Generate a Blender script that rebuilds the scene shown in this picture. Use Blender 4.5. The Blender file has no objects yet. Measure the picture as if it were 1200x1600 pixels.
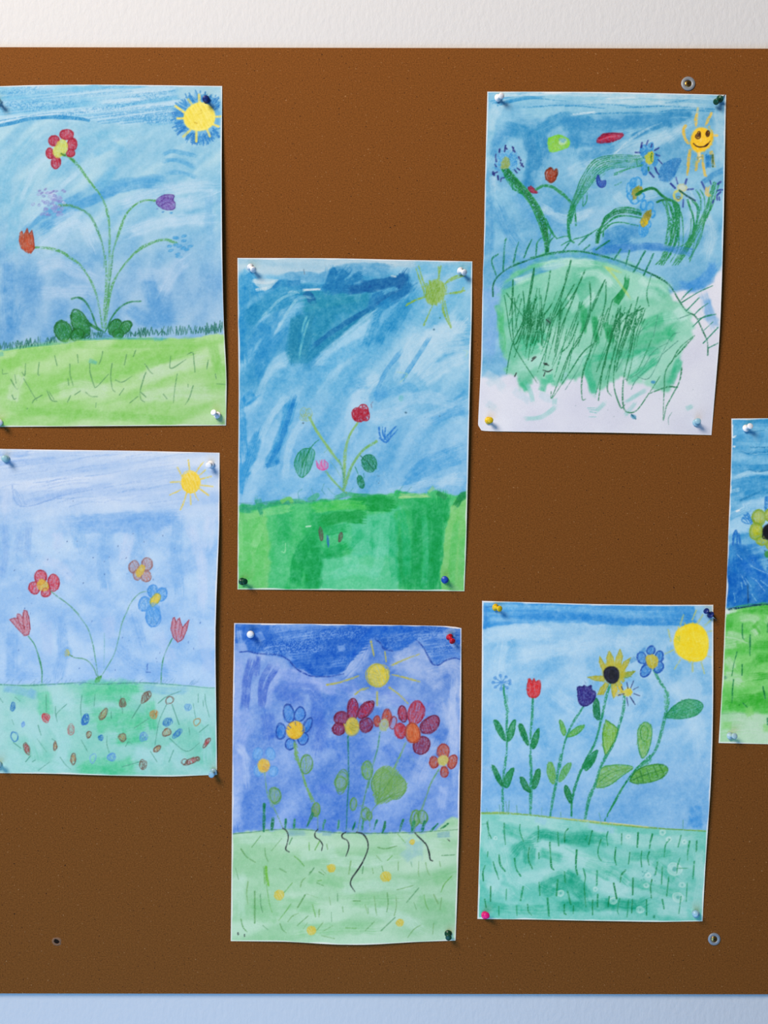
import math, random
import numpy as np
SC = 1.5          # canvas samples per unit of sheet width

# ------------------------------------------------------------------ painting engine
# A sheet's paint is worked out on a small numpy canvas and becomes the sheet mesh's own vertex colours.
def fnoise(H, W, lx, ly, ang, seed):
    rg = np.random.RandomState(seed % (2**31))
    n = rg.randn(H, W)
    fy = np.fft.fftfreq(H)[:, None]; fx = np.fft.rfftfreq(W)[None, :]
    a = math.radians(ang); c, s = math.cos(a), math.sin(a)
    u = fx * c + fy * s; v = -fx * s + fy * c
    g = np.exp(-2 * (math.pi ** 2) * ((u * lx) ** 2 + (v * ly) ** 2))
    o = np.fft.irfft2(np.fft.rfft2(n) * g, s=(H, W))
    return (o - o.mean()) / (o.std() + 1e-9)

def sstep(a, b, x):
    t = np.clip((x - a) / (b - a), 0, 1)
    return t * t * (3 - 2 * t)

def smooth(pts, n=6, closed=False):
    P = [np.array(p, float) for p in pts]
    if len(P) < 3: return P
    out = []
    N = len(P)
    rng = range(N) if closed else range(N - 1)
    for i in rng:
        if closed: p0, p1, p2, p3 = P[i-1], P[i], P[(i+1) % N], P[(i+2) % N]
        else:
            p1, p2 = P[i], P[i+1]
            p0 = P[i-1] if i > 0 else 2 * p1 - p2
            p3 = P[i+2] if i + 2 < N else 2 * p2 - p1
        k = max(2, min(n, int(np.hypot(*(p2 - p1)) / 2.5) + 1))
        for j in range(k):
            t = j / k
            out.append(0.5 * (2*p1 + (p2-p0)*t + (2*p0-5*p1+4*p2-p3)*t*t + (3*p1-p0-3*p2+p3)*t**3))
    out.append(P[0] if closed else P[-1])
    return out

class Canvas:
    def __init__(s, x0, y0, x1, y1, seed):
        s.x0, s.y0 = x0, y0
        s.W = int((x1 - x0) * SC) + 1; s.H = int((y1 - y0) * SC) + 1
        s.a = np.ones((s.H, s.W, 3)) * np.array([236, 235, 238])
        s.seed = seed; s.r = random.Random(seed)
        g = fnoise(s.H, s.W, .75, .75, 0, seed + 1)
        g2 = fnoise(s.H, s.W, 1.6, 1.6, 0, seed + 2)
        g = g * .95 + g2 * .15
        s.grain = np.argsort(np.argsort(g.ravel())).reshape(g.shape) / g.size
        s.pat = fnoise(s.H, s.W, 5 * SC, 5 * SC, 0, seed + 3) * .7 + fnoise(s.H, s.W, 2 * SC, 2 * SC, 0, seed + 4) * .5
        s.view(0, 0, 1)
    spk = 1.0; wk = 1.12; ak = 1.1
    def view(s, x, y, k, q=1.0): s.V = (x, y, k); s.spk = q
    def c(s, p):
        return ((s.V[0] + p[0] / s.V[2] - s.x0) * SC, (s.V[1] + p[1] / s.V[2] - s.y0) * SC)
    def cs(s, pts): return [s.c(p) for p in pts]
    def L(s, v): return v / s.V[2] * SC          # a length of the current view in canvas samples
    def nz(s, lx, ly=None, ang=0, k=0): return fnoise(s.H, s.W, lx * SC, (ly or lx) * SC, ang, s.seed * 131 + k * 17 + 5)
    def finish(s):          # pigment settling in the tooth of the paper
        g = fnoise(s.H, s.W, 1.1 * SC, 1.1 * SC, 0, s.seed + 61); g2 = fnoise(s.H, s.W, 3 * SC, 3 * SC, 0, s.seed + 62); g3 = fnoise(s.H, s.W, .6 * SC, .6 * SC, 0, s.seed + 63)
        sat = (s.a.max(-1) - s.a.min(-1)) / 255
        t = (g * .020 + g2 * .022 + g3 * .016) * np.clip(.25 + sat * 1.7, 0, 1)
        s.a = np.clip(255 - (255 - s.a) * (1 + t[..., None] * 1.5) , 0, 255)
    # ---- masks
    def mask(s, pts, soft=1.0, wob=0.0, sm=False):
        P = s.cs(pts)
        if sm: P = smooth(P, 8, True)[:-1]
        yy, xx = np.mgrid[0:s.H, 0:s.W].astype(float)
        if wob:
            xx = xx + s.nz(6, k=s.r.randrange(999)) * wob * SC * .7 + s.nz(2, k=s.r.randrange(999)) * wob * .4 * SC
            yy = yy + s.nz(6, k=s.r.randrange(999)) * wob * SC * .7 + s.nz(2, k=s.r.randrange(999)) * wob * .4 * SC
        ins = np.zeros((s.H, s.W), bool)
        for i in range(len(P)):
            xa, ya = P[i-1]; xb, yb = P[i]
            if ya == yb: continue
            cond = (ya > yy) != (yb > yy)
            ins ^= cond & (xx < (xb - xa) * (yy - ya) / (yb - ya) + xa)
        m = ins.astype(float)
        return s.blur(m, soft * SC)
    def blur(s, m, r):
        if r < .3: return m
        n_ = int(r * 3) + 2; m0 = m.shape; m = np.pad(m, n_, mode='edge')
        fy = np.fft.fftfreq(m.shape[0])[:, None]; fx = np.fft.rfftfreq(m.shape[1])[None, :]
        return np.clip(np.fft.irfft2(np.fft.rfft2(m) * np.exp(-2 * math.pi**2 * (fx*fx + fy*fy) * r * r), s=m.shape), 0, 1)[n_:n_ + m0[0], n_:n_ + m0[1]]
    def ramp_y(s, ys):     # [(y, value)...] in picture units -> (H, W)
        yy = s.y0 + np.arange(s.H) / SC
        return np.interp(yy, [a for a, b in ys], [b for a, b in ys])[:, None] * np.ones((1, s.W))
    def put(s, col, al):
        al = np.clip(al, 0, 1)[..., None]
        s.a = s.a * (1 - al) + np.array(col, float) * al
    # brushy wash between two colours
    def wash(s, lo, hi, m=1.0, lx=30, ly=5, ang=0, con=1.0, bias=0.0, al=1.0, k=0, fine=.25):
        n = s.nz(lx, ly, ang, k) + fine * s.nz(lx * .35, ly * .35, ang, k + 50) + .08 * s.nz(1, 1, 0, k + 90)
        t = 1 / (1 + np.exp(-(n * con * 1.6 + bias)))
        col = np.array(lo)[None, None] * (1 - t[..., None]) + np.array(hi)[None, None] * t[..., None]
        A = np.clip(m * al if not np.isscalar(m) else np.full((s.H, s.W), m * al), 0, 1)[..., None]
        s.a = s.a * (1 - A) + col * A
    def patchy(s, col, m=1.0, lx=30, ly=6, ang=0, thr=.6, soft=.5, al=.8, k=0):   # blotches of one colour
        n = s.nz(lx, ly, ang, k + 300) + .35 * s.nz(lx * .3, ly * .3, ang, k + 350)
        s.put(col, sstep(thr - soft, thr + soft, n) * al * m)
    # ---- strokes
    def _dist(s, P, pad):
        A = np.array(P)
        xa = max(0, int(A[:, 0].min() - pad)); xb = min(s.W, int(A[:, 0].max() + pad) + 2)
        ya = max(0, int(A[:, 1].min() - pad)); yb = min(s.H, int(A[:, 1].max() + pad) + 2)
        if xa >= xb or ya >= yb: return None
        return xa, xb, ya, yb
    def line(s, pts, w=2, col=(0, 0, 0), al=.9, g=.25, sm=True, raw=False, taper=0):
        P = [np.array(p, float) for p in (pts if raw else s.cs(pts))]
        if sm: P = smooth(P)
        w = w * SC * s.wk; al = min(1, al * s.ak); pad = w * .75 + 3
        N = len(P) - 1
        rg = np.random.RandomState(s.r.randrange(10**6))
        def wav(a): n_ = rg.randn(N + 11); return np.convolve(n_, [.08, .2, .3, .34, .3, .2, .08], 'same')[5:5 + N + 1] * a
        wx, wy = wav(.38), wav(.38); wp = 1 + wav(.26); ap = np.clip(.9 + wav(.22), .4, 1.1)
        if sm: P = [p + np.array((wx[i], wy[i])) for i, p in enumerate(P)]
        bb = s._dist(P, pad)
        if not bb: return
        X0, X1, Y0, Y1 = bb
        cov = np.zeros((Y1 - Y0, X1 - X0))
        for i in range(N):
            a, b = P[i], P[i+1]
            xa = max(X0, int(min(a[0], b[0]) - pad)); xb = min(X1, int(max(a[0], b[0]) + pad) + 2)
            ya = max(Y0, int(min(a[1], b[1]) - pad)); yb = min(Y1, int(max(a[1], b[1]) + pad) + 2)
            if xa >= xb or ya >= yb: continue
            yy, xx = np.mgrid[ya:yb, xa:xb].astype(float)
            d = b - a; l2 = d @ d + 1e-9
            t = np.clip(((xx - a[0]) * d[0] + (yy - a[1]) * d[1]) / l2, 0, 1)
            dist = np.hypot(xx - a[0] - t * d[0], yy - a[1] - t * d[1])
            q = (i + .5) / N
            ww = w * wp[i] * (1 - .35 * max(0, q - .7) / .3)
            c = np.clip((ww / 2 - dist) / 1.5 + .5, 0, 1) * min(1, ap[i])
            v = cov[ya-Y0:yb-Y0, xa-X0:xb-X0]
            np.maximum(v, c, out=v)
        gr = s.grain[Y0:Y1, X0:X1]
        g = g * (.6 if w < 2.0 * SC else .9)
        A = cov * (sstep(g - .38, g + .3, gr)) * al if g > 0 else cov * al
        A = A[..., None]
        s.a[Y0:Y1, X0:X1] = s.a[Y0:Y1, X0:X1] * (1 - A) + np.array(col, float) * A
    def lines(s, L, **kw):
        for p in L: s.line(p, **kw)
    # wet brush stroke with bristle streaks
    def dab(s, pts, w=14, col=(0, 0, 0), al=.6, streak=.5, soft=.25, ends=.12, edge=.0):
        P = smooth(s.cs(pts), 10)
        w = w * SC; pad = w * .75 + 3
        bb = s._dist(P, pad)
        if not bb: return
        X0, X1, Y0, Y1 = bb
        best = np.full((Y1 - Y0, X1 - X0), 1e9); off = np.zeros_like(best); arc = np.zeros_like(best)
        seg = [np.hypot(*(P[i+1] - P[i])) for i in range(len(P) - 1)]; T = sum(seg) + 1e-9
        acc = 0
        yy, xx = np.mgrid[Y0:Y1, X0:X1].astype(float)
        for i in range(len(P) - 1):
            a, b = np.array(P[i]), np.array(P[i+1]); d = b - a; l = seg[i] + 1e-9
            t = np.clip(((xx - a[0]) * d[0] + (yy - a[1]) * d[1]) / (l * l), 0, 1)
            ex = xx - a[0] - t * d[0]; ey = yy - a[1] - t * d[1]
            dist = np.hypot(ex, ey); u = dist < best
            best[u] = dist[u]; off[u] = ((ex * -d[1] + ey * d[0]) / l)[u]; arc[u] = (acc + t * l)[u] / T
            acc += seg[i]
        rg = np.random.RandomState(s.r.randrange(10**6))
        st = np.convolve(rg.randn(90), [.3, .4, .3], 'same')
        wob = s.nz(4, k=rg.randint(40))[Y0:Y1, X0:X1]
        q = off / w + .5
        sv = st[np.clip((q * 60 + wob * 1.2 + 10).astype(int), 0, 89)]
        cov = 1 - sstep(.5 - soft, .5 + soft * .3, best / w + wob * .045 + s.pat[Y0:Y1, X0:X1] * .03)
        if ends: cov = cov * sstep(-.02, ends, arc + sv * .03) * sstep(-.02, ends, 1 - arc + sv * .05)
        pat = s.pat[Y0:Y1, X0:X1]
        A = cov * np.clip(1 + streak * (sv * .42 + pat * .3 + (s.grain[Y0:Y1, X0:X1] - .5) * .35), 0, 1.6) * al
        if edge: A = A + edge * np.exp(-((best / w - .44) / .06) ** 2) * (cov > .05)
        A = np.clip(A, 0, 1)[..., None]
        s.a[Y0:Y1, X0:X1] = s.a[Y0:Y1, X0:X1] * (1 - A) + np.array(col, float) * A
    def dabs(s, L, **kw):
        for p in L: s.dab(p, **kw)
    # zig-zag crayon filling of an outline (canvas points)
    def _zig(s, P, ang, sp, jit=.15):
        a = math.radians(ang); c, n = math.cos(a), math.sin(a)
        R = [(p[0] * c + p[1] * n, -p[0] * n + p[1] * c) for p in P]
        y = min(p[1] for p in R); ye = max(p[1] for p in R); sp = sp * SC * s.spk
        out = []; flip = False; y += sp * .4
        while y < ye:
            xs = []
            for i in range(len(R)):
                (xa, ya), (xb, yb) = R[i-1], R[i]
                if (ya > y) != (yb > y): xs.append(xa + (xb - xa) * (y - ya) / (yb - ya))
            if len(xs) >= 2:
                l, h = min(xs), max(xs); j = (h - l) * jit
                l += s.r.uniform(-.3, 1) * j; h -= s.r.uniform(-.3, 1) * j
                md = ((l + h) / 2, y + sp * .25 + s.r.uniform(-.5, .5) * sp)
                pr = [(h, y), md, (l, y + sp * .5)] if flip else [(l, y), md, (h, y + sp * .5)]
                out += pr; flip = not flip
            y += sp * s.r.uniform(.65, 1.4)
        return [np.array((x * c - yv * n, x * n + yv * c)) for x, yv in out]
    def scrib(s, pts, ang=60, sp=1.6, w=1.5, col=(0, 0, 0), al=.85, g=.25, sm=False):
        P = s.cs(pts)
        if sm: P = smooth(P, 6, True)
        Z = s._zig(P, ang, sp)
        if len(Z) > 1: s.line(Z, w, col, al, g, sm=False, raw=True)
    def epts(s, cx, cy, rx, ry, rot=0, n=22, wob=.06):
        a = math.radians(rot); o = []
        p1, p2 = s.r.uniform(0, 6), s.r.uniform(0, 6)
        for i in range(n):
            t = 2 * math.pi * i / n; k = 1 + wob * (math.sin(2 * t + p1) + .6 * math.sin(3 * t + p2))
            x, y = rx * k * math.cos(t), ry * k * math.sin(t)
            o.append((cx + x * math.cos(a) - y * math.sin(a), cy + x * math.sin(a) + y * math.cos(a)))
        return o
    def ell(s, cx, cy, rx, ry, rot=0, col=(0, 0, 0), w=1.3, al=.85, g=.2, turns=1, wob=.06):
        for _ in range(turns):
            e = s.epts(cx, cy, rx, ry, rot, 18, wob); e = e + e[:2]
            s.line(e, w, col, al, g)
            rx *= s.r.uniform(.86, 1.02); ry *= s.r.uniform(.86, 1.02)
    def blob(s, cx, cy, rx, ry, rot=0, col=(0, 0, 0), al=.8, soft=.8, wob=.06):   # solid soft patch
        pts = s.epts(cx, cy, rx, ry, rot, 22, wob); s.fill(pts, col, al, soft)
    def fill(s, pts, col, al=.8, soft=.8, g=0, sm=False):
        P = s.cs(pts)
        if sm: P = smooth(P, 6, True)
        A = np.array(P); pad = 4
        X0 = max(0, int(A[:, 0].min()) - pad); X1 = min(s.W, int(A[:, 0].max()) + pad)
        Y0 = max(0, int(A[:, 1].min()) - pad); Y1 = min(s.H, int(A[:, 1].max()) + pad)
        if X0 >= X1 or Y0 >= Y1: return
        yy, xx = np.mgrid[Y0:Y1, X0:X1].astype(float); ins = np.zeros(xx.shape, bool)
        for i in range(len(P)):
            xa, ya = P[i-1]; xb, yb = P[i]
            if ya != yb:
                ins ^= ((ya > yy) != (yb > yy)) & (xx < (xb - xa) * (yy - ya) / (yb - ya) + xa)
        m = s.blur(ins.astype(float), soft) * al
        if g: m = m * sstep(g - .2, g + .2, s.grain[Y0:Y1, X0:X1])
        m = m[..., None]
        s.a[Y0:Y1, X0:X1] = s.a[Y0:Y1, X0:X1] * (1 - m) + np.array(col, float) * m
    # crayon petal: pale fill, zig-zag, outline
    def petal(s, cx, cy, rx, ry, rot=0, col=(0, 0, 0), out=None, fillal=.35, ang=None, sp=1.8, w=1.3, al=.8, ow=1.3, turns=1, g=.2):
        e = s.epts(cx, cy, rx, ry, rot)
        if fillal: s.fill(e, col, fillal * .6); s.fill(e, col, fillal * .7, .5, .4)
        a_ = s.r.uniform(0, 180) if ang is None else ang + s.r.uniform(-22, 22)
        s.scrib(e, a_, sp, w, col, al, g)
        s.scrib(e, a_ + s.r.uniform(15, 50), sp * 2, w, tuple(v * .84 for v in col), al * .6, .4)
        if out is not None: s.ell(cx, cy, rx, ry, rot, out, ow, .85, .15, turns)
    def shape(s, pts, col, out=None, fillal=.4, ang=70, sp=1.8, w=1.3, al=.8, ow=1.3, g=.2, sm=True):
        P = [tuple(p) for p in pts]
        if fillal: s.fill(P, col, fillal * .62, sm=sm); s.fill(P, col, fillal * .7, .5, .4, sm=sm)
        s.scrib(P, ang, sp, w, col, al, g, sm=sm)
        s.scrib(P, ang + s.r.uniform(15, 50), sp * 1.8, w, tuple(v * .84 for v in col), al * .65, .4, sm=sm)
        if out is not None: s.line(P + P[:2] if sm else P + P[:1], ow, out, .85, .15, sm=sm)
    def speck(s, n, box, col, r=(.4, 1.0), al=.7):     # little splashes
        for _ in range(n):
            x = s.r.uniform(box[0], box[2]); y = s.r.uniform(box[1], box[3])
            q = s.r.uniform(*r) * s.V[2]
            s.blob(x, y, q, q * s.r.uniform(.5, 1), s.r.uniform(0, 180), col, al, .5)
    def bundle(s, pts, n, spread, w, col, al=.8, g=.3):  # several loose strokes side by side
        for _ in range(n):
            dx, dy = s.r.uniform(-spread, spread), s.r.uniform(-spread, spread) * .5
            s.line([(x + dx + s.r.uniform(-1, 1) * spread * .3, y + dy + s.r.uniform(-1, 1) * spread * .3) for x, y in pts], w, col, al, g)
# ------------------------------------------------------------------ the drawings
def paint_five_stem(c):                      # five flowers from one stem
    c.wash((122, 184, 218), (180, 214, 229), 1, 26, 6, -38, .7, .1)
    low = c.ramp_y([(330, 0), (440, 1)])
    c.wash((95, 158, 212), (165, 198, 226), low, 20, 9, -80, .7, 0, .8, 3)
    A, B = (0, 120, 3.243), (0, 400, 3.243)
    c.view(*A)
    c.dabs([[(60, 900), (75, 700), (150, 520)], [(20, 700), (40, 480), (160, 300)], [(250, 520), (420, 330), (700, 270)]], w=22, col=(122, 188, 220), al=.5, streak=.8)
    c.dabs([[(180, 800), (340, 690), (520, 600), (700, 545), (830, 545)]], w=17, col=(76, 158, 212), al=.75, streak=.5, edge=.12)
    c.dabs([[(480, 560), (640, 535), (800, 518), (830, 545)]], w=14, col=(82, 164, 214), al=.6, streak=.5, edge=.1)
    c.dabs([[(330, 650), (400, 640), (520, 600)], [(110, 790), (200, 720), (420, 590)]], w=11, col=(80, 160, 212), al=.6, streak=.6)
    c.dabs([[(820, 400), (880, 380), (1000, 405)], [(820, 430), (900, 425), (990, 465)], [(850, 490), (930, 490), (1000, 520)]], w=8, col=(85, 165, 213), al=.6, streak=.6)
    c.dabs([[(130, 760), (260, 600), (420, 470)], [(180, 700), (330, 540), (450, 440)], [(100, 640), (180, 460), (260, 400)]], w=9, col=(178, 212, 232), al=.6, streak=.8)
    c.dabs([[(600, 650), (760, 600), (960, 560), (1090, 560)], [(640, 800), (820, 740), (1080, 720)], [(880, 650), (980, 640), (1110, 600)]], w=24, col=(186, 214, 234), al=.6, streak=.6)
    c.dabs([[(260, 760), (400, 720), (480, 860)], [(200, 880), (330, 780), (420, 740)]], w=26, col=(190, 216, 236), al=.55, streak=.5)
    c.dabs([[(1060, 600), (1075, 900)]], w=16, col=(120, 180, 220), al=.5, streak=.7)
    c.dabs([[(560, 300), (720, 260), (1000, 330)]], w=22, col=(150, 200, 226), al=.5, streak=.6)
    c.dabs([[(590, 450), (500, 560)], [(470, 400), (560, 350), (640, 380)]], w=16, col=(110, 182, 220), al=.5, streak=.7)
    band = c.mask([(-60, 40), (-60, 250), (150, 210), (280, 205), (440, 225), (700, 240), (900, 240), (900, 40)], 2.0, 2)
    c.wash((118, 188, 224), (182, 214, 234), band, 30, 2.6, -4, .9, .1, .9, 7)
    c.put((66, 150, 208), band * sstep(.35, .8, c.grain) * sstep(-.6, 1.4, c.nz(26, 3, -5, 8)) * .6)
    c.put((196, 220, 236), band * sstep(.3, 1.6, c.nz(30, 2.4, -6, 9)) * .7)
    c.scrib([(-50, 80), (500, 60), (900, 80), (900, 230), (500, 190), (-40, 210)], -6, 4, 1.8, (80, 160, 212), .45, .45)
    c.line([(-40, 255), (60, 235), (150, 213), (280, 205), (380, 210), (450, 222)], 5, (32, 134, 196), .85, .1)
    c.line([(-40, 232), (100, 205), (250, 185), (420, 180)], 1.6, (60, 150, 205), .8, .4)
    c.scrib([(440, 200), (900, 140), (930, 230), (520, 235)], -8, 2.6, 1.7, (70, 155, 210), .55, .45)
    # sun with a ragged blue collar
    ring = []
    for i in range(44):
        t = 2 * math.pi * i / 44; r = (112 if i % 2 else 142) * c.r.uniform(.9, 1.06)
        ring.append((min(1116, 1010 + r * math.cos(t)), 212 + r * .98 * math.sin(t)))
    c.fill(ring, (96, 168, 218), .75, 1.5)
    for i in range(190):
        t = c.r.uniform(0, 2 * math.pi); r0 = c.r.uniform(80, 104); r1 = c.r.uniform(112, 146)
        q = t + c.r.uniform(-.16, .16)
        x1 = 1012 + r1 * math.cos(q)
        if x1 > 1116: continue
        c.line([(1012 + r0 * math.cos(t), 210 + r0 * math.sin(t)), (x1, 210 + r1 * math.sin(q))], 1.7, c.r.choice([(40, 128, 200), (52, 140, 206), (34, 116, 192)]), .75, .3)
    for x, y, X, Y in [(955, 115, 975, 145), (890, 150, 935, 182), (900, 212, 940, 212), (930, 305, 965, 272), (996, 330, 996, 280), (1065, 305, 1048, 262), (1108, 255, 1072, 240), (1118, 203, 1085, 205), (1010, 92, 1012, 130)]:
        c.line([(x, y), (X, Y)], 3.2, (232, 218, 110), .9, .1)
    c.blob(1012, 205, 80, 76, 10, (243, 228, 112), .98, 1, .04)
    c.scrib(c.epts(1012, 205, 76, 72), 60, 2.4, 1.6, (232, 206, 60), .5, .35)
    c.lines([[(1018, 165), (1022, 175)], [(1005, 192), (1024, 182)], [(985, 232), (1000, 238)]], w=1.1, col=(190, 150, 40), al=.6)
    gr = (84, 162, 92)
    c.line([(312, 393), (345, 402), (400, 455), (455, 530), (515, 610), (545, 690), (556, 780), (556, 908)], 4.0, gr, .85, .3)
    c.line([(312, 393), (345, 402), (380, 432)], 1.6, (50, 140, 70), .9, .1)
    c.line([(300, 653), (350, 652), (410, 672), (460, 710), (500, 790), (522, 860), (530, 908)], 3.0, (74, 150, 100), .85, .3)
    c.line([(788, 630), (740, 628), (690, 648), (640, 700), (600, 800), (578, 870), (570, 908)], 3.2, gr, .85, .3)
    c.line([(895, 848), (840, 828), (790, 838), (730, 862), (690, 890), (665, 912)], 3.6, gr, .85, .3)
    c.line([(176, 865), (230, 866), (290, 880), (340, 902)], 3.6, gr, .85, .3)
    rd = (192, 40, 66); ro = (160, 28, 56)
    for e in [(275, 324, 27, 27), (338, 293, 33, 27), (366, 343, 25, 31), (358, 386, 20, 20), (253, 388, 18, 27), (284, 435, 23, 31)]:
        c.petal(*e, 0, rd, ro, .6, 70, 1.5, 1.2, .8, 1.5, 2)
    c.shape([(270, 370), (295, 330), (320, 318), (342, 340), (340, 375), (318, 400), (290, 410), (272, 395)], (206, 214, 96), None, .9, 60, 1.6, 1.3, .6)
    c.line([(312, 390), (330, 400)], 2, (80, 130, 60), .9, .1)
    for i in range(46):
        x = 262 + c.r.gauss(0, 34); y = 633 + c.r.gauss(0, 36)
        c.ell(x, y, c.r.uniform(5, 11), c.r.uniform(3, 6), c.r.uniform(-40, 40), c.r.choice([(140, 146, 206), (128, 138, 202), (160, 164, 214), (196, 200, 230)]), 1.4, .8, .2)
    for x, y in [(200, 578), (213, 588), (230, 570), (318, 575), (328, 582), (240, 700), (252, 700), (294, 686), (258, 588), (270, 580)]:
        c.blob(x, y, 9, 5, -30, (128, 122, 190), .7)
    tl = [(97, 830), (103, 790), (112, 782), (120, 806), (138, 768), (148, 800), (162, 778), (170, 815), (176, 868), (160, 890), (135, 890), (108, 868)]
    c.shape(tl, (196, 72, 34), (140, 52, 40), .85, 80, 1.5, 1.2, .7, 1.1, .2, False)
    c.lines([[(108, 800), (112, 850)], [(125, 800), (122, 840)], [(150, 800), (160, 850)], [(138, 775), (138, 820)]], w=1.2, col=(140, 62, 40), al=.7)
    c.shape([(795, 645), (800, 620), (825, 606), (855, 600), (884, 606), (880, 630), (890, 645), (884, 672), (855, 678), (820, 668)], (120, 82, 174), (76, 46, 132), .6, 10, 1.4, 1.2, .7, 1.2)
    c.lines([[(812, 640), (840, 615), (870, 625)], [(820, 655), (850, 640), (880, 655)]], w=1.2, col=(70, 40, 125), al=.8)
    c.blob(828, 688, 8, 4, -20, (70, 140, 200), .8); c.blob(870, 693, 9, 5, 0, (60, 150, 210), .8); c.blob(799, 672, 6, 2.5, 0, (90, 100, 190), .7)
    for x, y in [(897, 822), (935, 811), (935, 835), (968, 863), (932, 872), (862, 862), (868, 884), (894, 854), (905, 902), (950, 880), (890, 818), (912, 862)]:
        c.blob(x, y, 13, 6, c.r.uniform(-30, 20), (72, 162, 216), .75, .7)
        c.ell(x, y, 13, 6, -10, (50, 140, 200), 1, .6)
    c.view(*B)
    c.blob(910, 8, 20, 8, 0, (70, 158, 212), .75)
    c.dabs([[(40, 20), (45, 300)], [(750, 100), (800, 300)], [(640, 260), (760, 330), (900, 320)], [(60, 400), (90, 250)]], w=26, col=(86, 156, 212), al=.5, streak=.6)
    c.dabs([[(180, 60), (300, 40), (480, 120)], [(820, 200), (900, 60), (950, 20)], [(200, 190), (420, 180), (470, 195)], [(690, 100), (880, 90)]], w=24, col=(182, 208, 232), al=.55, streak=.6)
    c.line([(560, 0), (556, 60), (550, 140), (540, 220), (530, 290), (532, 360)], 5.2, (110, 178, 120), .6, .42)
    c.line([(536, 0), (540, 100), (536, 180), (528, 280)], 2.0, gr, .75, .4)
    c.line([(572, 0), (566, 70), (552, 160), (540, 240), (530, 330)], 2.2, (60, 140, 80), .8, .3)
    c.line([(530, 0), (528, 60)], 1.5, gr, .6, .4)
    c.line([(335, -4), (400, 40), (455, 115), (492, 205), (512, 310), (520, 370)], 3.2, gr, .8, .35)
    c.line([(672, 0), (625, 55), (580, 125), (556, 205), (540, 310), (535, 370)], 3.2, gr, .85, .3)
    c.line([(365, 218), (395, 212), (430, 228), (460, 275), (480, 330), (495, 362), (525, 385)], 2.6, (36, 124, 72), .9, .12)
    c.line([(715, 232), (660, 235), (610, 262), (570, 310), (546, 362), (530, 392)], 2.4, (36, 128, 70), .9, .12)
    for e in [(322, 382, 42, 56, -22), (408, 345, 40, 76, -28), (392, 400, 40, 30, -20), (586, 362, 33, 42, 20), (637, 362, 24, 38, 42), (600, 395, 30, 24, 0)]:
        c.petal(*e, (36, 136, 58), (20, 104, 42), .5, 55, 1.5, 1.4, .85, 1.6, 2)
    c.line([(430, 330), (480, 362), (510, 378)], 4, (26, 116, 52), .9, .1)
    c.scrib([(470, 390), (530, 385), (560, 410), (500, 415)], 10, 1.8, 1.4, (70, 140, 150), .7)
    gm = c.mask([(-80, 488), (0, 480), (100, 462), (230, 447), (340, 440), (430, 425), (560, 418), (700, 418), (900, 424), (1020, 414), (1090, 405), (1180, 395), (1200, 900), (-80, 900)], .9, 1.2)
    c.wash((150, 211, 112), (194, 226, 168), gm, 34, 6, -14, .9, -.1, 1, 20)
    c.dabs([[(700, 640), (880, 560), (1060, 520)], [(290, 690), (400, 665), (560, 700)], [(700, 720), (900, 690), (1080, 690)], [(60, 740), (100, 600)], [(740, 590), (830, 560)]], w=26, col=(200, 226, 184), al=.65, streak=.5)
    c.dabs([[(60, 490), (250, 460), (520, 440)], [(560, 440), (800, 445), (1010, 440)], [(40, 780), (400, 800), (900, 830)], [(560, 600), (760, 540), (1000, 480)], [(1080, 450), (1110, 600)]], w=18, col=(140, 207, 102), al=.6, streak=.6)
    c.dabs([[(0, 482), (120, 462), (330, 441)], [(380, 425), (560, 420), (700, 420), (860, 424)]], w=4, col=(70, 165, 150), al=.55, streak=.5)
    c.dabs([[(20, 495), (-20, 500)], [(780, 425), (830, 422)], [(450, 530), (495, 545)]], w=8, col=(90, 180, 180), al=.5)
    dk = (36, 112, 92)
    def tuft(x0, y0, x1, y1, n, h):
        P = []
        for i in range(n):
            t = i / (n - 1); x = x0 + (x1 - x0) * t; y = y0 + (y1 - y0) * t
            P.append((x + c.r.uniform(-6, 6), y - (h * c.r.uniform(.5, 1.1) if i % 2 else c.r.uniform(-4, 6))))
        c.line(P, 1.3, dk, .85, .2, sm=False)
    for (a, b) in [((-40, 478), (110, 462)), ((85, 470), (210, 450)), ((230, 448), (290, 435)), ((425, 425), (520, 415)), ((640, 415), (830, 400)), ((700, 410), (760, 405)), ((820, 408), (880, 398)), ((890, 400), (1000, 395)), ((990, 398), (1135, 385))]:
        tuft(a[0], a[1], b[0], b[1], int(abs(b[0] - a[0]) / 7) + 3, 40)
    tuft(1040, 398, 1138, 385, 18, 52)
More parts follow.
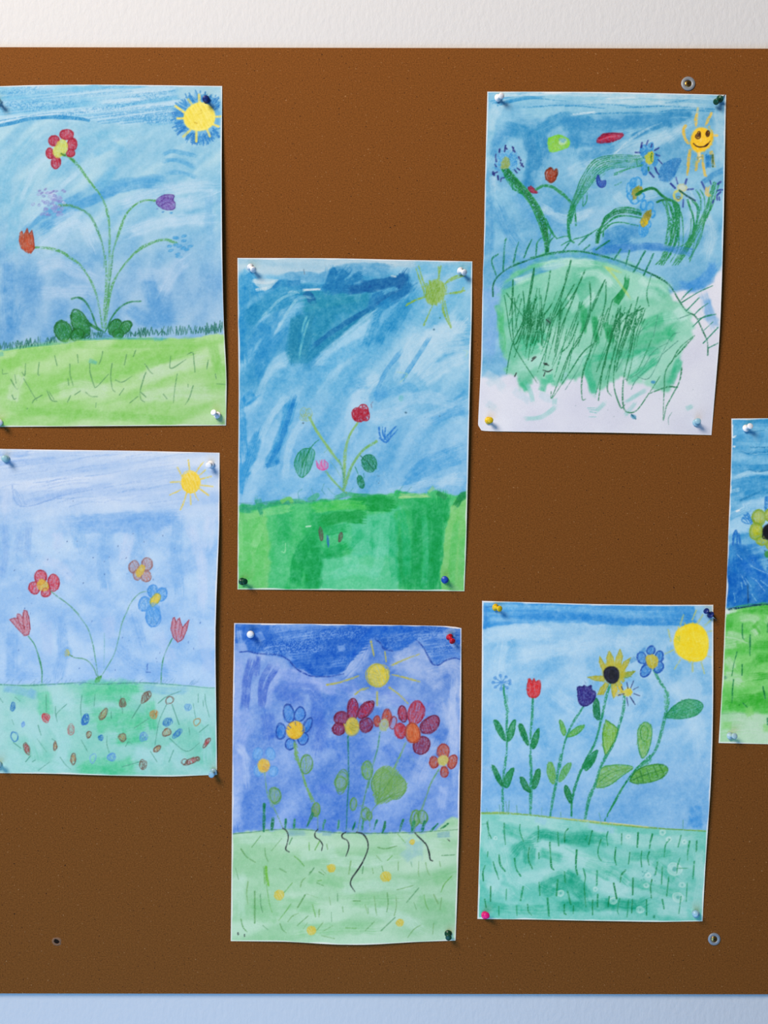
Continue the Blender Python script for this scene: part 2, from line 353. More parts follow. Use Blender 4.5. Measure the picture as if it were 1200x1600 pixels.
    mk = [[(278, 505), (290, 555)], [(393, 500), (398, 542)], [(520, 485), (515, 520), (502, 550)], [(643, 500), (632, 552)], [(690, 478), (677, 510)], [(130, 545), (126, 605), (112, 590)], [(200, 540), (193, 600), (202, 602)], [(12, 575), (15, 598), (40, 595)], [(55, 625), (80, 670), (92, 675)], [(75, 600), (82, 645)], [(120, 620), (160, 690), (188, 732)], [(355, 548), (358, 600), (372, 660)], [(346, 622), (350, 655)], [(457, 545), (460, 600), (478, 655), (492, 664), (550, 600)], [(570, 545), (563, 610), (570, 670), (585, 690)], [(585, 630), (620, 640), (670, 610)], [(735, 548), (760, 585), (775, 598)], [(865, 510), (868, 570), (945, 525)], [(950, 500), (978, 492), (985, 540), (990, 590)], [(1057, 530), (1050, 572)], [(740, 590), (722, 640), (710, 690), (715, 725), (735, 742)], [(715, 690), (742, 715)], [(900, 600), (885, 690), (880, 745)], [(980, 660), (960, 720), (940, 752)], [(955, 650), (955, 665)], [(828, 700), (848, 725)], [(62, 705), (70, 725), (82, 722)], [(240, 685), (262, 730), (290, 738)], [(250, 688), (275, 728)], [(165, 745), (175, 728), (215, 705)], [(345, 740), (360, 708)], [(380, 705), (410, 685)], [(435, 690), (462, 712), (495, 714)], [(488, 745), (486, 768)], [(608, 705), (630, 672)], [(1093, 600), (1097, 622)], [(1100, 648), (1150, 652)], [(660, 745), (700, 712)], [(138, 775), (142, 770)]]
    c.lines(mk, w=1.3, col=(84, 142, 92), al=.8, g=.15)

def paint_dark_sky(c):                       # deep brushed sky, one small plant, green field
    A, B = (360, 390, 3.077), (360, 610, 3.077)
    c.wash((80, 164, 212), (164, 206, 231), 1, 26, 6, -52, .5, -.05)
    c.view(*A)
    c.wash((150, 190, 215), (186, 208, 222), c.mask([(20, 30), (1190, 30), (1190, 60), (450, 120), (300, 130), (60, 100), (20, 140)], 2, 2), 30, 4, 0, .8, 0, .9, 4)
    D = lambda L, w, col, al=.75, st=.5, **k: c.dabs(L, w=w, col=col, al=al, streak=st, **{**dict(soft=.18, ends=.09, edge=.04), **k})
    c.put((46, 142, 194), c.mask([(20, 150), (60, 120), (140, 200), (260, 170), (460, 160), (520, 100), (640, 130), (850, 110), (890, 170), (720, 290), (560, 400), (420, 560), (260, 560), (180, 640), (60, 720), (20, 720)], 2.5, 5) * sstep(-1.6, .6, c.nz(22, 6, -50, 77)) * .7)
    D([[(250, 140), (340, 130), (460, 130), (480, 90)], [(460, 120), (560, 90), (770, 90)], [(470, 140), (600, 100), (770, 120)]], 16, (88, 160, 205), .75, .4, edge=.15)
    D([[(60, 120), (60, 240), (50, 420), (55, 560)], [(80, 110), (110, 150), (130, 220)]], 20, (40, 142, 200), .75)
    D([[(60, 330), (180, 250), (280, 190), (420, 200)], [(80, 360), (150, 290), (300, 230)]], 24, (38, 140, 190), .8)
    D([[(180, 180), (260, 160), (330, 180), (450, 180), (470, 150)]], 11, (42, 138, 192), .8, edge=.2)
    D([[(270, 165), (340, 155)], [(190, 190), (240, 150)]], 10, (40, 130, 188), .7)
    # teal heart of the sky
    D([[(330, 240), (420, 230), (560, 240), (690, 230)], [(340, 300), (480, 280), (620, 260)], [(400, 260), (460, 330), (390, 430)]], 26, (38, 142, 176), .8, .4)
    c.fill([(705, 298), (600, 345), (500, 440), (400, 560), (520, 560), (650, 440)], (166, 208, 233), .5, 1.0)
    c.fill([(290, 330), (400, 290), (690, 235), (660, 300), (540, 390), (400, 520), (370, 548), (285, 545), (262, 490)], (34, 138, 180), .65, .9)
    c.fill([(110, 140), (235, 142), (195, 185), (165, 200), (120, 170)], (180, 208, 224), .75, .8)
    D([[(310, 330), (300, 440), (290, 530)], [(340, 310), (320, 420), (310, 540)], [(390, 300), (370, 430), (350, 530)]], 14, (30, 132, 172), .8, .5, edge=.12)
    D([[(360, 540), (420, 480), (520, 420), (640, 330), (710, 290)]], 16, (32, 134, 178), .8, .4)
    D([[(390, 470), (470, 410), (560, 350), (690, 275)]], 9, (18, 112, 170), .85, .4, edge=.1)
    D([[(460, 195), (490, 120), (515, 100)], [(470, 190), (520, 150), (560, 100)], [(500, 190), (640, 120)], [(470, 190), (640, 185), (760, 160), (830, 130)]], 16, (22, 118, 178), .85, .4, edge=.15)
    D([[(560, 195), (700, 180), (820, 145), (850, 110)], [(620, 170), (720, 160), (840, 140)], [(690, 270), (740, 240), (830, 200), (850, 150)]], 15, (14, 100, 164), .85, .35, edge=.15)
    D([[(820, 110), (825, 150), (800, 190)]], 11, (10, 92, 160), .85, .3)
    D([[(360, 200), (380, 220), (395, 250)]], 13, (16, 102, 160), .85, .2, soft=.1, edge=.1)
    D([[(680, 290), (690, 240), (740, 210)], [(720, 280), (800, 230), (880, 170)]], 14, (24, 118, 180), .75)
    D([[(650, 470), (680, 380), (720, 290), (780, 240)], [(700, 460), (760, 350), (860, 230)], [(770, 400), (830, 300), (900, 200)]], 16, (40, 142, 198), .7, .7)
    D([[(150, 330), (240, 240), (330, 200)], [(230, 380), (320, 240), (400, 230)]], 5, (150, 200, 222), .5, .8)
    D([[(345, 400), (352, 360), (370, 320)], [(330, 530), (345, 440), (380, 330)]], 3.5, (110, 190, 205), .6, .7)
    D([[(190, 480), (240, 330), (280, 300)], [(160, 620), (220, 540), (280, 500)], [(120, 760), (180, 600), (270, 540)]], 13, (166, 206, 230), .45, .7)
    D([[(110, 560), (190, 400), (240, 300)], [(130, 620), (200, 460), (250, 400)], [(70, 520), (110, 440), (170, 350)]], 17, (44, 142, 200), .6, .6)
    D([[(410, 560), (520, 450), (640, 350), (700, 300)], [(430, 520), (560, 420), (690, 320)], [(460, 620), (570, 480), (660, 380)]], 16, (158, 204, 232), .5, .6, edge=.05)
    D([[(400, 640), (520, 520), (650, 450)], [(480, 700), (600, 560), (720, 470)], [(450, 560), (650, 440)]], 22, (96, 174, 218), .5, .7)
    D([[(820, 620), (900, 440), (1060, 400), (1120, 340)], [(880, 600), (1000, 480), (1130, 450)], [(920, 640), (1040, 560), (1130, 520)], [(600, 820), (640, 680), (720, 600)], [(900, 480), (1000, 400), (1140, 380)]], 26, (184, 214, 234), .55, .5)
    D([[(690, 720), (740, 600), (820, 490)], [(700, 730), (750, 690)], [(820, 640), (870, 560), (960, 420)]], 8, (70, 156, 212), .6, .6)
    D([[(880, 90), (1000, 80), (1140, 80)], [(880, 330), (960, 330), (1090, 240)], [(880, 200), (920, 300)]], 24, (110, 182, 220), .55, .6)
    D([[(1040, 250), (1100, 200), (1140, 140)], [(1100, 330), (1130, 200)]], 20, (120, 186, 222), .5, .6)
    D([[(760, 700), (860, 660), (900, 720)], [(1080, 740), (1140, 680)], [(1100, 800), (1140, 770)]], 14, (80, 164, 214), .55, .6)
    D([[(540, 700), (600, 650), (660, 640)], [(380, 640), (420, 600)]], 20, (88, 168, 216), .5, .6)
    c.dabs([[(100, 150), (170, 160), (220, 150)], [(120, 195), (180, 185)], [(340, 195), (440, 190)], [(770, 128), (800, 130)]], w=5, col=(196, 216, 228), al=.8, streak=.8)
    c.line([(280, 205), (300, 200), (330, 210)], 2.5, (170, 206, 224), .6, .3)
    c.line([(352, 95), (356, 118)], 1, (90, 110, 130), .8)
    lo = c.ramp_y([(600, 0), (680, 1)])
    c.wash((92, 166, 216), (166, 206, 234), lo, 26, 6, -62, .7, .15, .65, 9)
    c.view(*B)
    D([[(40, 20), (50, 200), (60, 330)], [(60, 60), (120, 20)], [(190, 370), (240, 230), (300, 40)], [(60, 430), (110, 290), (150, 200)]], 20, (40, 144, 206), .65, .6)
    D([[(180, 360), (240, 250), (310, 30)], [(170, 365), (240, 340)]], 8, (30, 130, 198), .7, .5)
    D([[(50, 500), (60, 420)], [(40, 350), (60, 440)]], 10, (60, 156, 214), .6)
    D([[(140, 250), (200, 120), (280, 20)], [(260, 420), (290, 250), (360, 130)], [(100, 400), (150, 330)]], 13, (170, 208, 232), .55, .7)
    D([[(570, 260), (600, 60), (640, 10)], [(640, 60), (700, 130), (860, 90)], [(780, 80), (900, 30), (1050, 60)], [(900, 160), (1040, 100), (1130, 60)]], 22, (176, 210, 234), .45, .6)
    D([[(690, 30), (760, 5)], [(870, 400), (960, 340), (1100, 280)], [(820, 470), (960, 380), (1120, 330)], [(960, 160), (1060, 110), (1130, 90)], [(850, 440), (900, 380), (960, 330)]], 17, (72, 158, 214), .55, .7)
    D([[(760, 490), (860, 470), (980, 440), (1120, 440)], [(1000, 460), (1090, 400)]], 13, (178, 212, 234), .6, .6)
    D([[(200, 470), (380, 450), (520, 440)]], 22, (120, 184, 224), .6)
    c.speck(40, (680, 90, 1100, 460), (30, 110, 180), (.25, .6), .7)
    c.speck(40, (600, -200, 900, 60), (20, 120, 185), (.25, .6), .6)
    c.speck(10, (700, 400, 720, 450), (50, 70, 90), (.3, .7), .8)
    c.blob(1005, 340 - 215, 2.5, 2, 0, (40, 60, 80), .8); c.blob(843, 108, 6, 4, 30, (40, 90, 120), .9)
    # grass field
    gm = c.mask([(20, 560), (60, 545), (200, 545), (340, 530), (560, 510), (760, 500), (950, 495), (1000, 485), (1080, 505), (1150, 490), (1250, 490), (1250, 1050), (-60, 1050), (-60, 560)], 1, 2.5)
    c.wash((34, 172, 96), (86, 198, 122), gm, 12, 30, 0, .8, 0, 1, 12)
    G = (20, 162, 84); M = (104, 208, 158); P = (128, 206, 118)
    c.put(P, gm * c.mask([(-40, 600), (160, 580), (190, 700), (180, 1050), (-40, 1050)], 1.5, 2.5) * .75)
    D([[(60, 620), (80, 760), (70, 930)], [(120, 600), (140, 780), (130, 940)]], 20, (96, 200, 106), .6)
    D([[(60, 600), (180, 585), (300, 560)], [(40, 640), (45, 800)], [(150, 640), (110, 760)]], 14, (140, 216, 140), .5)
    c.put(P, gm * c.mask([(1070, 520), (1250, 500), (1250, 1050), (1040, 1050), (1020, 970), (1010, 900), (1040, 620)], .7, 1.5) * .95)
    D([[(1090, 620), (1070, 780), (1060, 950)], [(1120, 700), (1110, 900)]], 12, (96, 200, 106), .6)
    c.put(M, gm * c.mask([(430, 800), (600, 790), (760, 740), (800, 790), (820, 1050), (430, 1050)], 1, 2) * .8)
    c.put((92, 202, 160), gm * c.mask([(450, 690), (560, 620), (720, 590), (800, 560), (800, 800), (600, 800), (520, 700)], 2, 3) * .8)
    c.put((100, 204, 140), gm * c.mask([(190, 740), (290, 730), (300, 940), (200, 950)], 4, 4) * .5)
    D([[(330, 760), (380, 860), (390, 960)], [(420, 800), (410, 950)], [(310, 940), (330, 800), (400, 700)], [(380, 780), (480, 780), (540, 760)]], 20, G, .75, edge=.1)
    D([[(430, 620), (520, 600), (640, 600)], [(560, 620), (640, 625)], [(440, 640), (560, 610), (640, 580)], [(560, 540), (700, 530), (790, 550)], [(600, 560), (780, 565)], [(580, 520), (700, 515), (790, 530)]], 13, (22, 160, 74), .8, .4, edge=.12)
    D([[(380, 560), (520, 540), (640, 545)], [(400, 580), (560, 560), (660, 565)]], 9, (84, 200, 96), .7)
    D([[(900, 560), (900, 700), (890, 950)], [(960, 540), (980, 700), (960, 950)], [(1000, 500), (1000, 700), (980, 940)], [(1030, 510), (1020, 640)], [(830, 700), (840, 940)]], 19, G, .75, .6, edge=.08)
    D([[(1080, 560), (1110, 510), (1140, 500)], [(990, 490), (1040, 520)], [(1090, 530), (1125, 505)]], 10, (26, 140, 76), .8, .3, edge=.1)
    D([[(820, 570), (840, 700), (850, 900)], [(790, 600), (780, 780), (800, 930)], [(700, 620), (690, 760)], [(640, 680), (560, 760)]], 15, (40, 182, 116), .6, .7)
    D([[(930, 600), (940, 800), (930, 940)]], 10, (60, 190, 130), .5, .8)
    D([[(690, 640), (720, 770), (690, 900)], [(480, 900), (600, 860), (720, 890)], [(540, 830), (620, 820)]], 18, (120, 214, 176), .5, .5)
    c.put((80, 200, 130), gm * c.mask([(430, 700), (560, 640), (590, 700), (540, 790), (440, 780)], 2, 2) * .6)
    D([[(440, 790), (500, 770), (545, 745)], [(450, 680), (560, 660)]], 14, (24, 168, 90), .7, edge=.1)
    D([[(40, 560), (130, 560), (220, 540), (360, 530)], [(130, 520), (150, 600)], [(260, 520), (290, 545)], [(40, 570), (100, 575)]], 10, (48, 160, 120), .65)
    D([[(240, 540), (280, 520), (300, 545)]], 8, (110, 196, 100), .8)
    D([[(370, 530), (420, 505), (380, 540)], [(500, 520), (560, 500), (620, 510)]], 8, (60, 175, 110), .6)
    D([[(950, 490), (980, 465)], [(810, 505), (960, 505)]], 7, (150, 208, 140), .6)
    c.dabs([[(800, 515), (960, 508)]], w=5, col=(180, 220, 150), al=.6, streak=.8)
    c.line([(365, 655), (385, 652)], 2, (220, 240, 220), .8); c.line([(248, 775), (262, 776), (266, 735)], 1.5, (190, 236, 190), .7)
    c.line([(40, 542), (300, 540), (560, 515), (760, 500)], .8, (60, 120, 110), .5, .4)
    # sun
    c.view(*A)
    sg = (134, 176, 70)
    c.blob(985, 205, 48, 62, 10, (150, 184, 96), .75, 1)
    c.scrib(c.epts(985, 205, 55, 66), 80, 2.6, 1.9, sg, .85, .3)
    c.scrib(c.epts(975, 215, 45, 50), 110, 3.5, 1.8, (120, 164, 60), .7, .3)
    for p in [[(905, 80), (922, 140), (940, 190)], [(893, 92), (912, 150), (930, 205)], [(1012, 80), (1000, 140)], [(1000, 84), (1003, 140)], [(1125, 125), (1070, 145), (1030, 165)], [(1118, 118), (1060, 140), (1020, 175)], [(1125, 198), (1080, 208), (1030, 215)], [(1120, 185), (1105, 205), (1050, 212)], [(845, 270), (880, 250), (935, 230)], [(850, 262), (895, 240), (940, 225)], [(930, 365), (950, 320), (972, 270)], [(1022, 260), (1030, 310), (1060, 380)], [(1030, 250), (1045, 320), (1062, 375)], [(1018, 255), (1022, 300), (1050, 362)]]:
        c.line(p, 2.2, sg, .8, .25)
    c.lines([[(1120, 488), (1138, 492), (1130, 520)], [(800, 590), (850, 600), (815, 640)]], w=2, col=(170, 210, 190), al=.6)
    c.blob(978, 386, 4, 4, 0, (20, 70, 100), .9); c.blob(1007, 330, 3, 3, 0, (30, 100, 60), .9); c.blob(820, 715, 12, 16, 0, (90, 180, 190), .5)
    # the plant
    c.view(*B)
    st = (134, 184, 110)
    c.bundle([(385, 130), (420, 195), (470, 270), (530, 350)], 4, 7, 2.7, st, .8, .2)
    c.bundle([(610, 158), (575, 215), (552, 290), (548, 400), (545, 480)], 3, 6, 2.7, st, .75, .25)
    c.bundle([(705, 245), (640, 290), (585, 370), (555, 450), (545, 485)], 3, 6, 2.7, (120, 178, 100), .75, .25)
    c.bundle([(460, 390), (490, 430), (535, 475), (560, 492)], 3, 5, 1.8, (120, 178, 100), .75, .25)
    c.bundle([(530, 340), (545, 400), (550, 470)], 3, 8, 2, (90, 160, 120), .6, .4)
    c.lines([[(480, 340), (510, 380), (540, 430)], [(560, 440), (600, 330), (625, 300)], [(450, 300), (470, 280)]], w=1, col=(110, 170, 130), al=.6)
    for e in [(355, 105, 18, 22), (378, 108, 16, 20), (350, 130, 16, 14), (370, 128, 18, 18)]: c.ell(*e, 0, (150, 180, 120), 1.2, .65, .3)
    c.scrib(c.epts(365, 115, 26, 30), 60, 3, 1.2, (130, 170, 130), .5, .35); c.blob(350, 157, 4, 3, 0, (50, 60, 60), .8)
    for e in [(610, 110, 26, 26), (640, 95, 24, 28), (650, 120, 20, 26), (620, 130, 28, 22), (600, 118, 16, 22)]:
        c.petal(*e, 0, (180, 34, 58), (160, 28, 52), .12, 70, 2.2, 1.2, .75, 1.2, 2)
    c.scrib(c.epts(630, 115, 36, 38), 80, 2, 1.4, (170, 24, 48), .8, .2)
    c.lines([[(715, 180), (720, 220), (740, 250)], [(730, 175), (735, 215), (750, 240)], [(745, 180), (742, 230)], [(740, 235), (770, 200), (795, 175)], [(750, 250), (780, 215), (805, 190)], [(718, 230), (745, 250), (765, 235)], [(755, 215), (760, 245)], [(775, 195), (765, 235)]], w=2.3, col=(40, 120, 202), al=.9, g=.1)
    for p in [[(415, 345), (420, 370), (445, 382), (465, 372), (468, 352), (455, 340)], [(430, 340), (440, 365), (452, 380)], [(440, 336), (435, 360)], [(452, 335), (455, 370)], [(412, 340), (430, 372)]]:
        c.line(p, 1.9, (216, 84, 156), .85, .1)
    c.blob(443, 362, 20, 16, 0, (226, 120, 176), .5)
    gl = (26, 132, 84)
    lf = [(388, 280), (345, 285), (312, 330), (312, 375), (340, 418), (375, 395), (398, 340), (405, 300)]
    c.fill(lf, (70, 160, 150), .45, sm=True); c.scrib(lf, 100, 2.2, 1.2, (40, 146, 104), .7, .2, sm=True); c.line(lf + lf[:2], 1.3, gl, .9, .1)
    c.scrib(c.epts(355, 330, 20, 45), 90, 3, 1.2, gl, .8, .2)
    c.line([(425, 238), (400, 260), (380, 290), (350, 350), (340, 400)], 1.2, gl, .9, .1)
    c.petal(668, 350, 34, 44, -25, gl, (20, 118, 80), .5, 70, 2, 1.3, .8, 1.3, 1); c.line([(625, 315), (660, 345), (690, 385)], 1.2, (20, 100, 70), .9, .1)
    c.petal(627, 440, 16, 30, -10, gl, (20, 118, 80), .5, 70, 1.8, 1.2, .8, 1.1); c.line([(600, 368), (615, 405), (628, 440)], 1.1, gl, .9, .1); c.line([(640, 400), (642, 420)], 1, gl, .8)
    c.lines([[(330, 520), (325, 490), (345, 475)], [(440, 480), (455, 500)], [(470, 470), (500, 500), (560, 500)], [(520, 470), (560, 500)], [(590, 470), (565, 500)], [(800, 495), (830, 460)], [(840, 500), (870, 465)], [(400, 505), (390, 470)], [(450, 450), (440, 480)]], w=1.1, col=(70, 150, 150), al=.6)
    for e in [(436, 690, 9, 34, -8), (530, 705, 9, 22, 12)]:
        c.petal(*e, (104, 96, 84), (90, 76, 72), .4, 80, 1.4, 1.1, .8, 1.0)
    c.petal(470, 725, 5, 28, -6, (40, 120, 180), None, .6, 80, 1.2, 1.2, .8)
    c.line([(680, 85), (676, 66), (685, 55)], 1, (110, 90, 120), .8)
def paint_green_hill(c):                     # big green hill, bending flowers, smiling sun
    A, B = (740, 110, 2.927), (740, 390, 2.927)
    F, G_, H_ = (760, 140, 6.0, .25), (960, 160, 6.667, .22), (960, 270, 6.667, .22)
    white = (222, 221, 231); c.wk = 1.3; c.ak = 1.2
    c.wash((214, 213, 226), (228, 227, 234), 1, 18, 18, 0, .6, 0, 1, 1)
    c.view(*A)
    sky = c.mask([(-40, 20), (1260, 20), (1240, 840), (1130, 890), (1050, 1000), (960, 1010), (300, 1100), (260, 1150), (190, 1250), (150, 1400), (-60, 1390)], 2.0, 3)
    c.put(white, 0)
    c.wash((96, 164, 204), (146, 196, 222), sky, 24, 9, -15, .7, .1, 1, 2)
    D = lambda L, w, col, al=.65, st=.5, **k: c.dabs(L, w=w, col=col, al=al, streak=st, **k)
    D([[(70, 150), (350, 120), (700, 140), (1050, 160)], [(200, 200), (600, 180), (900, 190)], [(80, 180), (70, 300), (65, 420)]], 20, (146, 196, 218), .6, .6)
    D([[(130, 260), (260, 280), (430, 220), (560, 260)], [(250, 280), (280, 400), (240, 560)], [(300, 290), (320, 420)], [(420, 230), (460, 290), (450, 360)]], 24, (48, 138, 190), .65, .5, edge=.05)
    D([[(250, 300), (270, 420), (250, 560)], [(340, 300), (330, 380), (300, 440)]], 22, (44, 130, 184), .6, .5)
    D([[(440, 250), (600, 300), (720, 280)], [(560, 250), (700, 230), (860, 220)], [(480, 420), (560, 380), (640, 330)]], 26, (72, 150, 198), .65, .5)
    D([[(860, 215), (930, 195), (1000, 205)], [(800, 265), (880, 240), (890, 225)], [(720, 310), (800, 270)], [(850, 230), (895, 245), (890, 265)]], 11, (44, 132, 186), .75, .4, edge=.12)
    D([[(300, 420), (420, 440), (420, 520)], [(490, 560), (620, 540), (700, 500)], [(300, 450), (300, 560)]], 28, (120, 178, 212), .55, .5)
    D([[(90, 400), (120, 320), (170, 270)], [(60, 560), (70, 700), (60, 850)], [(110, 620), (150, 720), (200, 800)]], 22, (80, 154, 202), .6, .6)
    D([[(70, 280), (85, 210), (140, 130)], [(1120, 180), (1130, 330), (1120, 430)], [(1050, 650), (1080, 760), (1060, 850)], [(640, 390), (740, 340), (900, 300)]], 22, (172, 206, 224), .6, .6)
    D([[(620, 480), (720, 470), (880, 520)], [(480, 660), (640, 640), (760, 600)], [(520, 700), (620, 690)]], 20, (148, 192, 220), .55, .6)
    D([[(580, 780), (680, 740), (780, 740)], [(540, 840), (640, 800), (720, 770)]], 26, (52, 134, 194), .7, .5)
    D([[(260, 640), (330, 740), (300, 800)], [(200, 560), (260, 680)], [(400, 560), (360, 680), (420, 760)]], 24, (88, 160, 208), .5, .5)
    c.shape([(850, 500), (845, 470), (870, 425), (945, 405), (925, 470), (900, 505), (870, 510)], (50, 128, 194), None, .8, 60, 2, 2, .4, g=.1)
    D([[(1040, 520), (1100, 480), (1140, 460)]], 11, (60, 140, 196), .7)
    c.lines([[(80, 140), (160, 120), (300, 115)], [(110, 160), (260, 130), (420, 140)], [(230, 170), (420, 160), (600, 175)], [(420, 165), (600, 155), (760, 170)], [(500, 200), (700, 195), (900, 200)], [(880, 150), (950, 140), (1000, 130)], [(850, 190), (940, 180), (1100, 190)], [(700, 170), (900, 165), (1100, 180)], [(370, 210), (395, 195), (405, 200), (420, 195), (440, 212)], [(90, 150), (150, 145), (220, 130)]], w=2.0, col=(40, 134, 190), al=.65, g=.35)
    D([[(90, 145), (180, 115), (330, 105)], [(120, 150), (240, 125), (320, 122)]], 6, (56, 146, 200), .65)
    c.dabs([[(90, 130), (150, 115), (330, 110)], [(600, 130), (750, 125)], [(440, 205), (560, 190)]], w=4, col=(196, 218, 230), al=.7, streak=.8)
    c.line([(640, 390), (700, 330), (790, 270), (860, 240)], 2.5, (190, 214, 228), .5, .3)
    D([[(420, 470), (520, 430), (640, 420)], [(300, 620), (420, 680), (560, 640)], [(960, 540), (1000, 640), (960, 760)], [(640, 560), (700, 600), (840, 560)], [(90, 480), (100, 560)], [(880, 330), (960, 260), (1000, 240)], [(700, 420), (820, 340), (900, 280)]], 16, (176, 208, 226), .55, .9)
    D([[(60, 115), (400, 105), (800, 118), (1100, 125)], [(480, 150), (760, 145), (1060, 165)]], 9, (184, 212, 226), .6, .9)
    D([[(380, 230), (560, 250), (800, 245)], [(420, 300), (520, 330), (640, 310)], [(660, 250), (780, 230), (980, 220)]], 20, (58, 142, 194), .6, .6)
    # flowers
    gs = (30, 134, 78); gd = (20, 110, 58); bl = (50, 62, 150); lb = (62, 152, 214)
    c.view(*F)
    c.scrib(c.epts(200, 680, 80, 110), 30, 5, 3, lb, .55, .4)
    c.ell(250, 650, 35, 60, 10, (50, 130, 200), 3, .45, .4); c.ell(130, 680, 40, 80, 10, (60, 140, 205), 3, .45, .4)
    for p in [[(125, 560), (122, 590)], [(90, 605), (86, 640)], [(88, 655), (92, 675)], [(78, 705), (92, 725)], [(58, 795), (102, 775)], [(62, 775), (72, 800)], [(105, 812), (110, 845)], [(135, 860), (142, 830), (165, 828)], [(172, 580), (182, 525)], [(178, 545), (192, 560)], [(243, 540), (265, 585)], [(255, 545), (250, 575)], [(305, 635), (322, 665)], [(318, 690), (345, 725)], [(338, 695), (325, 715)], [(262, 752), (285, 780)], [(290, 738), (312, 755)]]:
        c.line(p, 1.9, (38, 46, 120), .9, .08)
    c.shape([(150, 680), (180, 635), (212, 660), (215, 720), (180, 745), (140, 735)], (150, 170, 90), None, .75, 70, 8, 2, .6)
    lm = [(582, 470), (620, 450), (670, 430), (740, 450), (772, 480), (765, 530), (720, 555), (640, 578), (590, 570)]
    c.shape(lm, (140, 208, 70), (120, 200, 60), .85, 70, 7, 2, .8, 2.0)
    c.blob(715, 490, 40, 30, -15, (190, 220, 190), .7); c.scrib(c.epts(715, 475, 34, 20), 20, 6, 1.5, (90, 160, 200), .7)
    c.shape([(1040, 470), (1090, 425), (1180, 412), (1262, 418), (1280, 430), (1240, 465), (1150, 492), (1050, 498)], (184, 30, 62), (130, 26, 60), .9, 160, 7, 1.8, .7, 2.2)
    c.line([(1060, 475), (1150, 445), (1210, 440)], 1.4, (220, 120, 140), .6, .3)
    c.shape([(560, 760), (585, 745), (602, 732), (630, 760), (658, 748), (660, 800), (640, 850), (600, 872), (562, 840), (553, 800)], (166, 62, 32), (110, 50, 34), .85, 80, 6, 1.8, .7, 2.0)
    c.line([(568, 770), (562, 800), (574, 840)], 1.6, (190, 190, 210), .6, .2)
    c.view(*A)
    c.shape([(250, 540), (262, 530), (280, 545), (292, 560), (268, 560)], (166, 30, 56), (120, 26, 50), .9, 60, 2, 1.3, .8, 1.2)
    # left stem
    for k in range(12):
        d = c.r.uniform(-17, 17)
        c.line([(145 + d, 455), (180 + d * 1.2, 500), (240 + d, 565), (285 + d, 630), (315 + d, 700), (330 + d * .6, 770), (335 + d * .4, 830)], 2.6, c.r.choice([gs, gd, (34, 140, 72)]), .8, .3)
    c.lines([[(140, 480), (180, 540), (230, 570)], [(180, 545), (175, 520)], [(330, 680), (355, 740), (380, 770)], [(335, 700), (362, 745)], [(345, 800), (350, 750)]], w=2.2, col=gs, al=.8)
    # small arch
    c.bundle([(285, 543), (320, 528), (360, 535), (400, 562), (430, 590), (450, 615)], 5, 5, 2.4, (44, 140, 90), .8, .3)
    # mid stem bundle
    for k in range(8):
        d = k * 9 - 30
        c.line([(440 + d * .15, 700), (455 + d * .4, 620), (490 + d * .7, 555), (525 + d * .9, 490 + d * .2), (580 + d * .8, 432 + d * .75), (660, 415 + d * .9), (770, 415 + d * .75)], 1.5, c.r.choice([(40, 140, 100), (56, 152, 116), (34, 130, 84)]), .75, .32)
    c.scrib([(530, 470), (560, 440), (640, 430), (600, 480), (540, 540)], 150, 5, 1.6, (60, 156, 120), .5, .45)
    c.bundle([(455, 620), (435, 660), (430, 720), (440, 770), (455, 790)], 3, 7, 2.2, gs, .75, .3)
    c.bundle([(455, 620), (462, 660), (465, 710)], 2, 3, 2, gs, .75, .3)
    c.line([(500, 580), (500, 620), (515, 600), (520, 560)], 1.4, gs, .7, .3)
    c.lines([[(660, 520), (675, 512)], [(645, 525), (660, 522)]], w=1.3, col=gs, al=.7)
    c.shape([(562, 495), (572, 480), (580, 505), (604, 505), (600, 530), (580, 535), (566, 520)], (44, 84, 180), (30, 60, 150), .8, 70, 2, 1.3, .8)
    # lower mid arch
    for d in (-16, -8, -2, 4, 20):
        c.line([(565 - d * .3, 790), (572 - d * .4, 740), (600, 690 + d), (650, 655 + d * .8), (710, 648 + d), (765, 662 + d * .8)], 2.0, c.r.choice([gs, gd]), .85, .2)
    c.lines([[(590, 700), (640, 640), (700, 628), (760, 640)], [(590, 760), (600, 720), (660, 695), (760, 715)], [(580, 745), (620, 710)]], w=1.6, col=gs, al=.85, g=.2)
    c.lines([[(455, 775), (500, 762), (540, 745), (570, 725)], [(380, 770), (420, 760), (440, 765)], [(285, 830), (290, 790), (310, 768), (340, 765)], [(400, 800), (440, 780), (460, 785)]], w=1.4, col=gs, al=.8, g=.25)
    # upper right daisy
    c.view(*G_)
    for e in [(300, 500, 32, 55, 20), (370, 480, 28, 60, 20), (420, 600, 30, 60, 10), (310, 690, 30, 65, -5), (330, 550, 40, 40, 0)]:
        c.petal(*e, (60, 150, 212), (50, 138, 205), .45, 80, 7, 2.2, .7, 1.6)
    c.shape([(320, 560), (350, 535), (395, 520), (400, 590), (385, 640), (345, 640), (325, 600)], (200, 200, 60), None, .9, 40, 8, 2, .8)
    c.lines([[(385, 540), (380, 600), (390, 620)], [(350, 680), (355, 720)]], w=2, col=(40, 120, 60), al=.8)
    for p in [[(218, 524), (264, 526)], [(285, 425), (276, 470)], [(350, 402), (334, 445)], [(418, 500), (460, 478)], [(430, 548), (468, 560)], [(455, 600), (495, 645)], [(420, 680), (440, 730), (460, 755)], [(360, 728), (405, 780)], [(388, 435), (380, 470)]]:
        c.line(p, 2.0, (44, 60, 140), .9, .08)
    c.lines([[(300, 580), (180, 600), (0, 640)], [(290, 650), (240, 660), (230, 610), (240, 600)], [(290, 660), (150, 690), (0, 740)], [(0, 760), (120, 700), (200, 670)]], w=1.6, col=(44, 144, 100), al=.75, g=.3)
    # sun
    ye = (240, 196, 50)
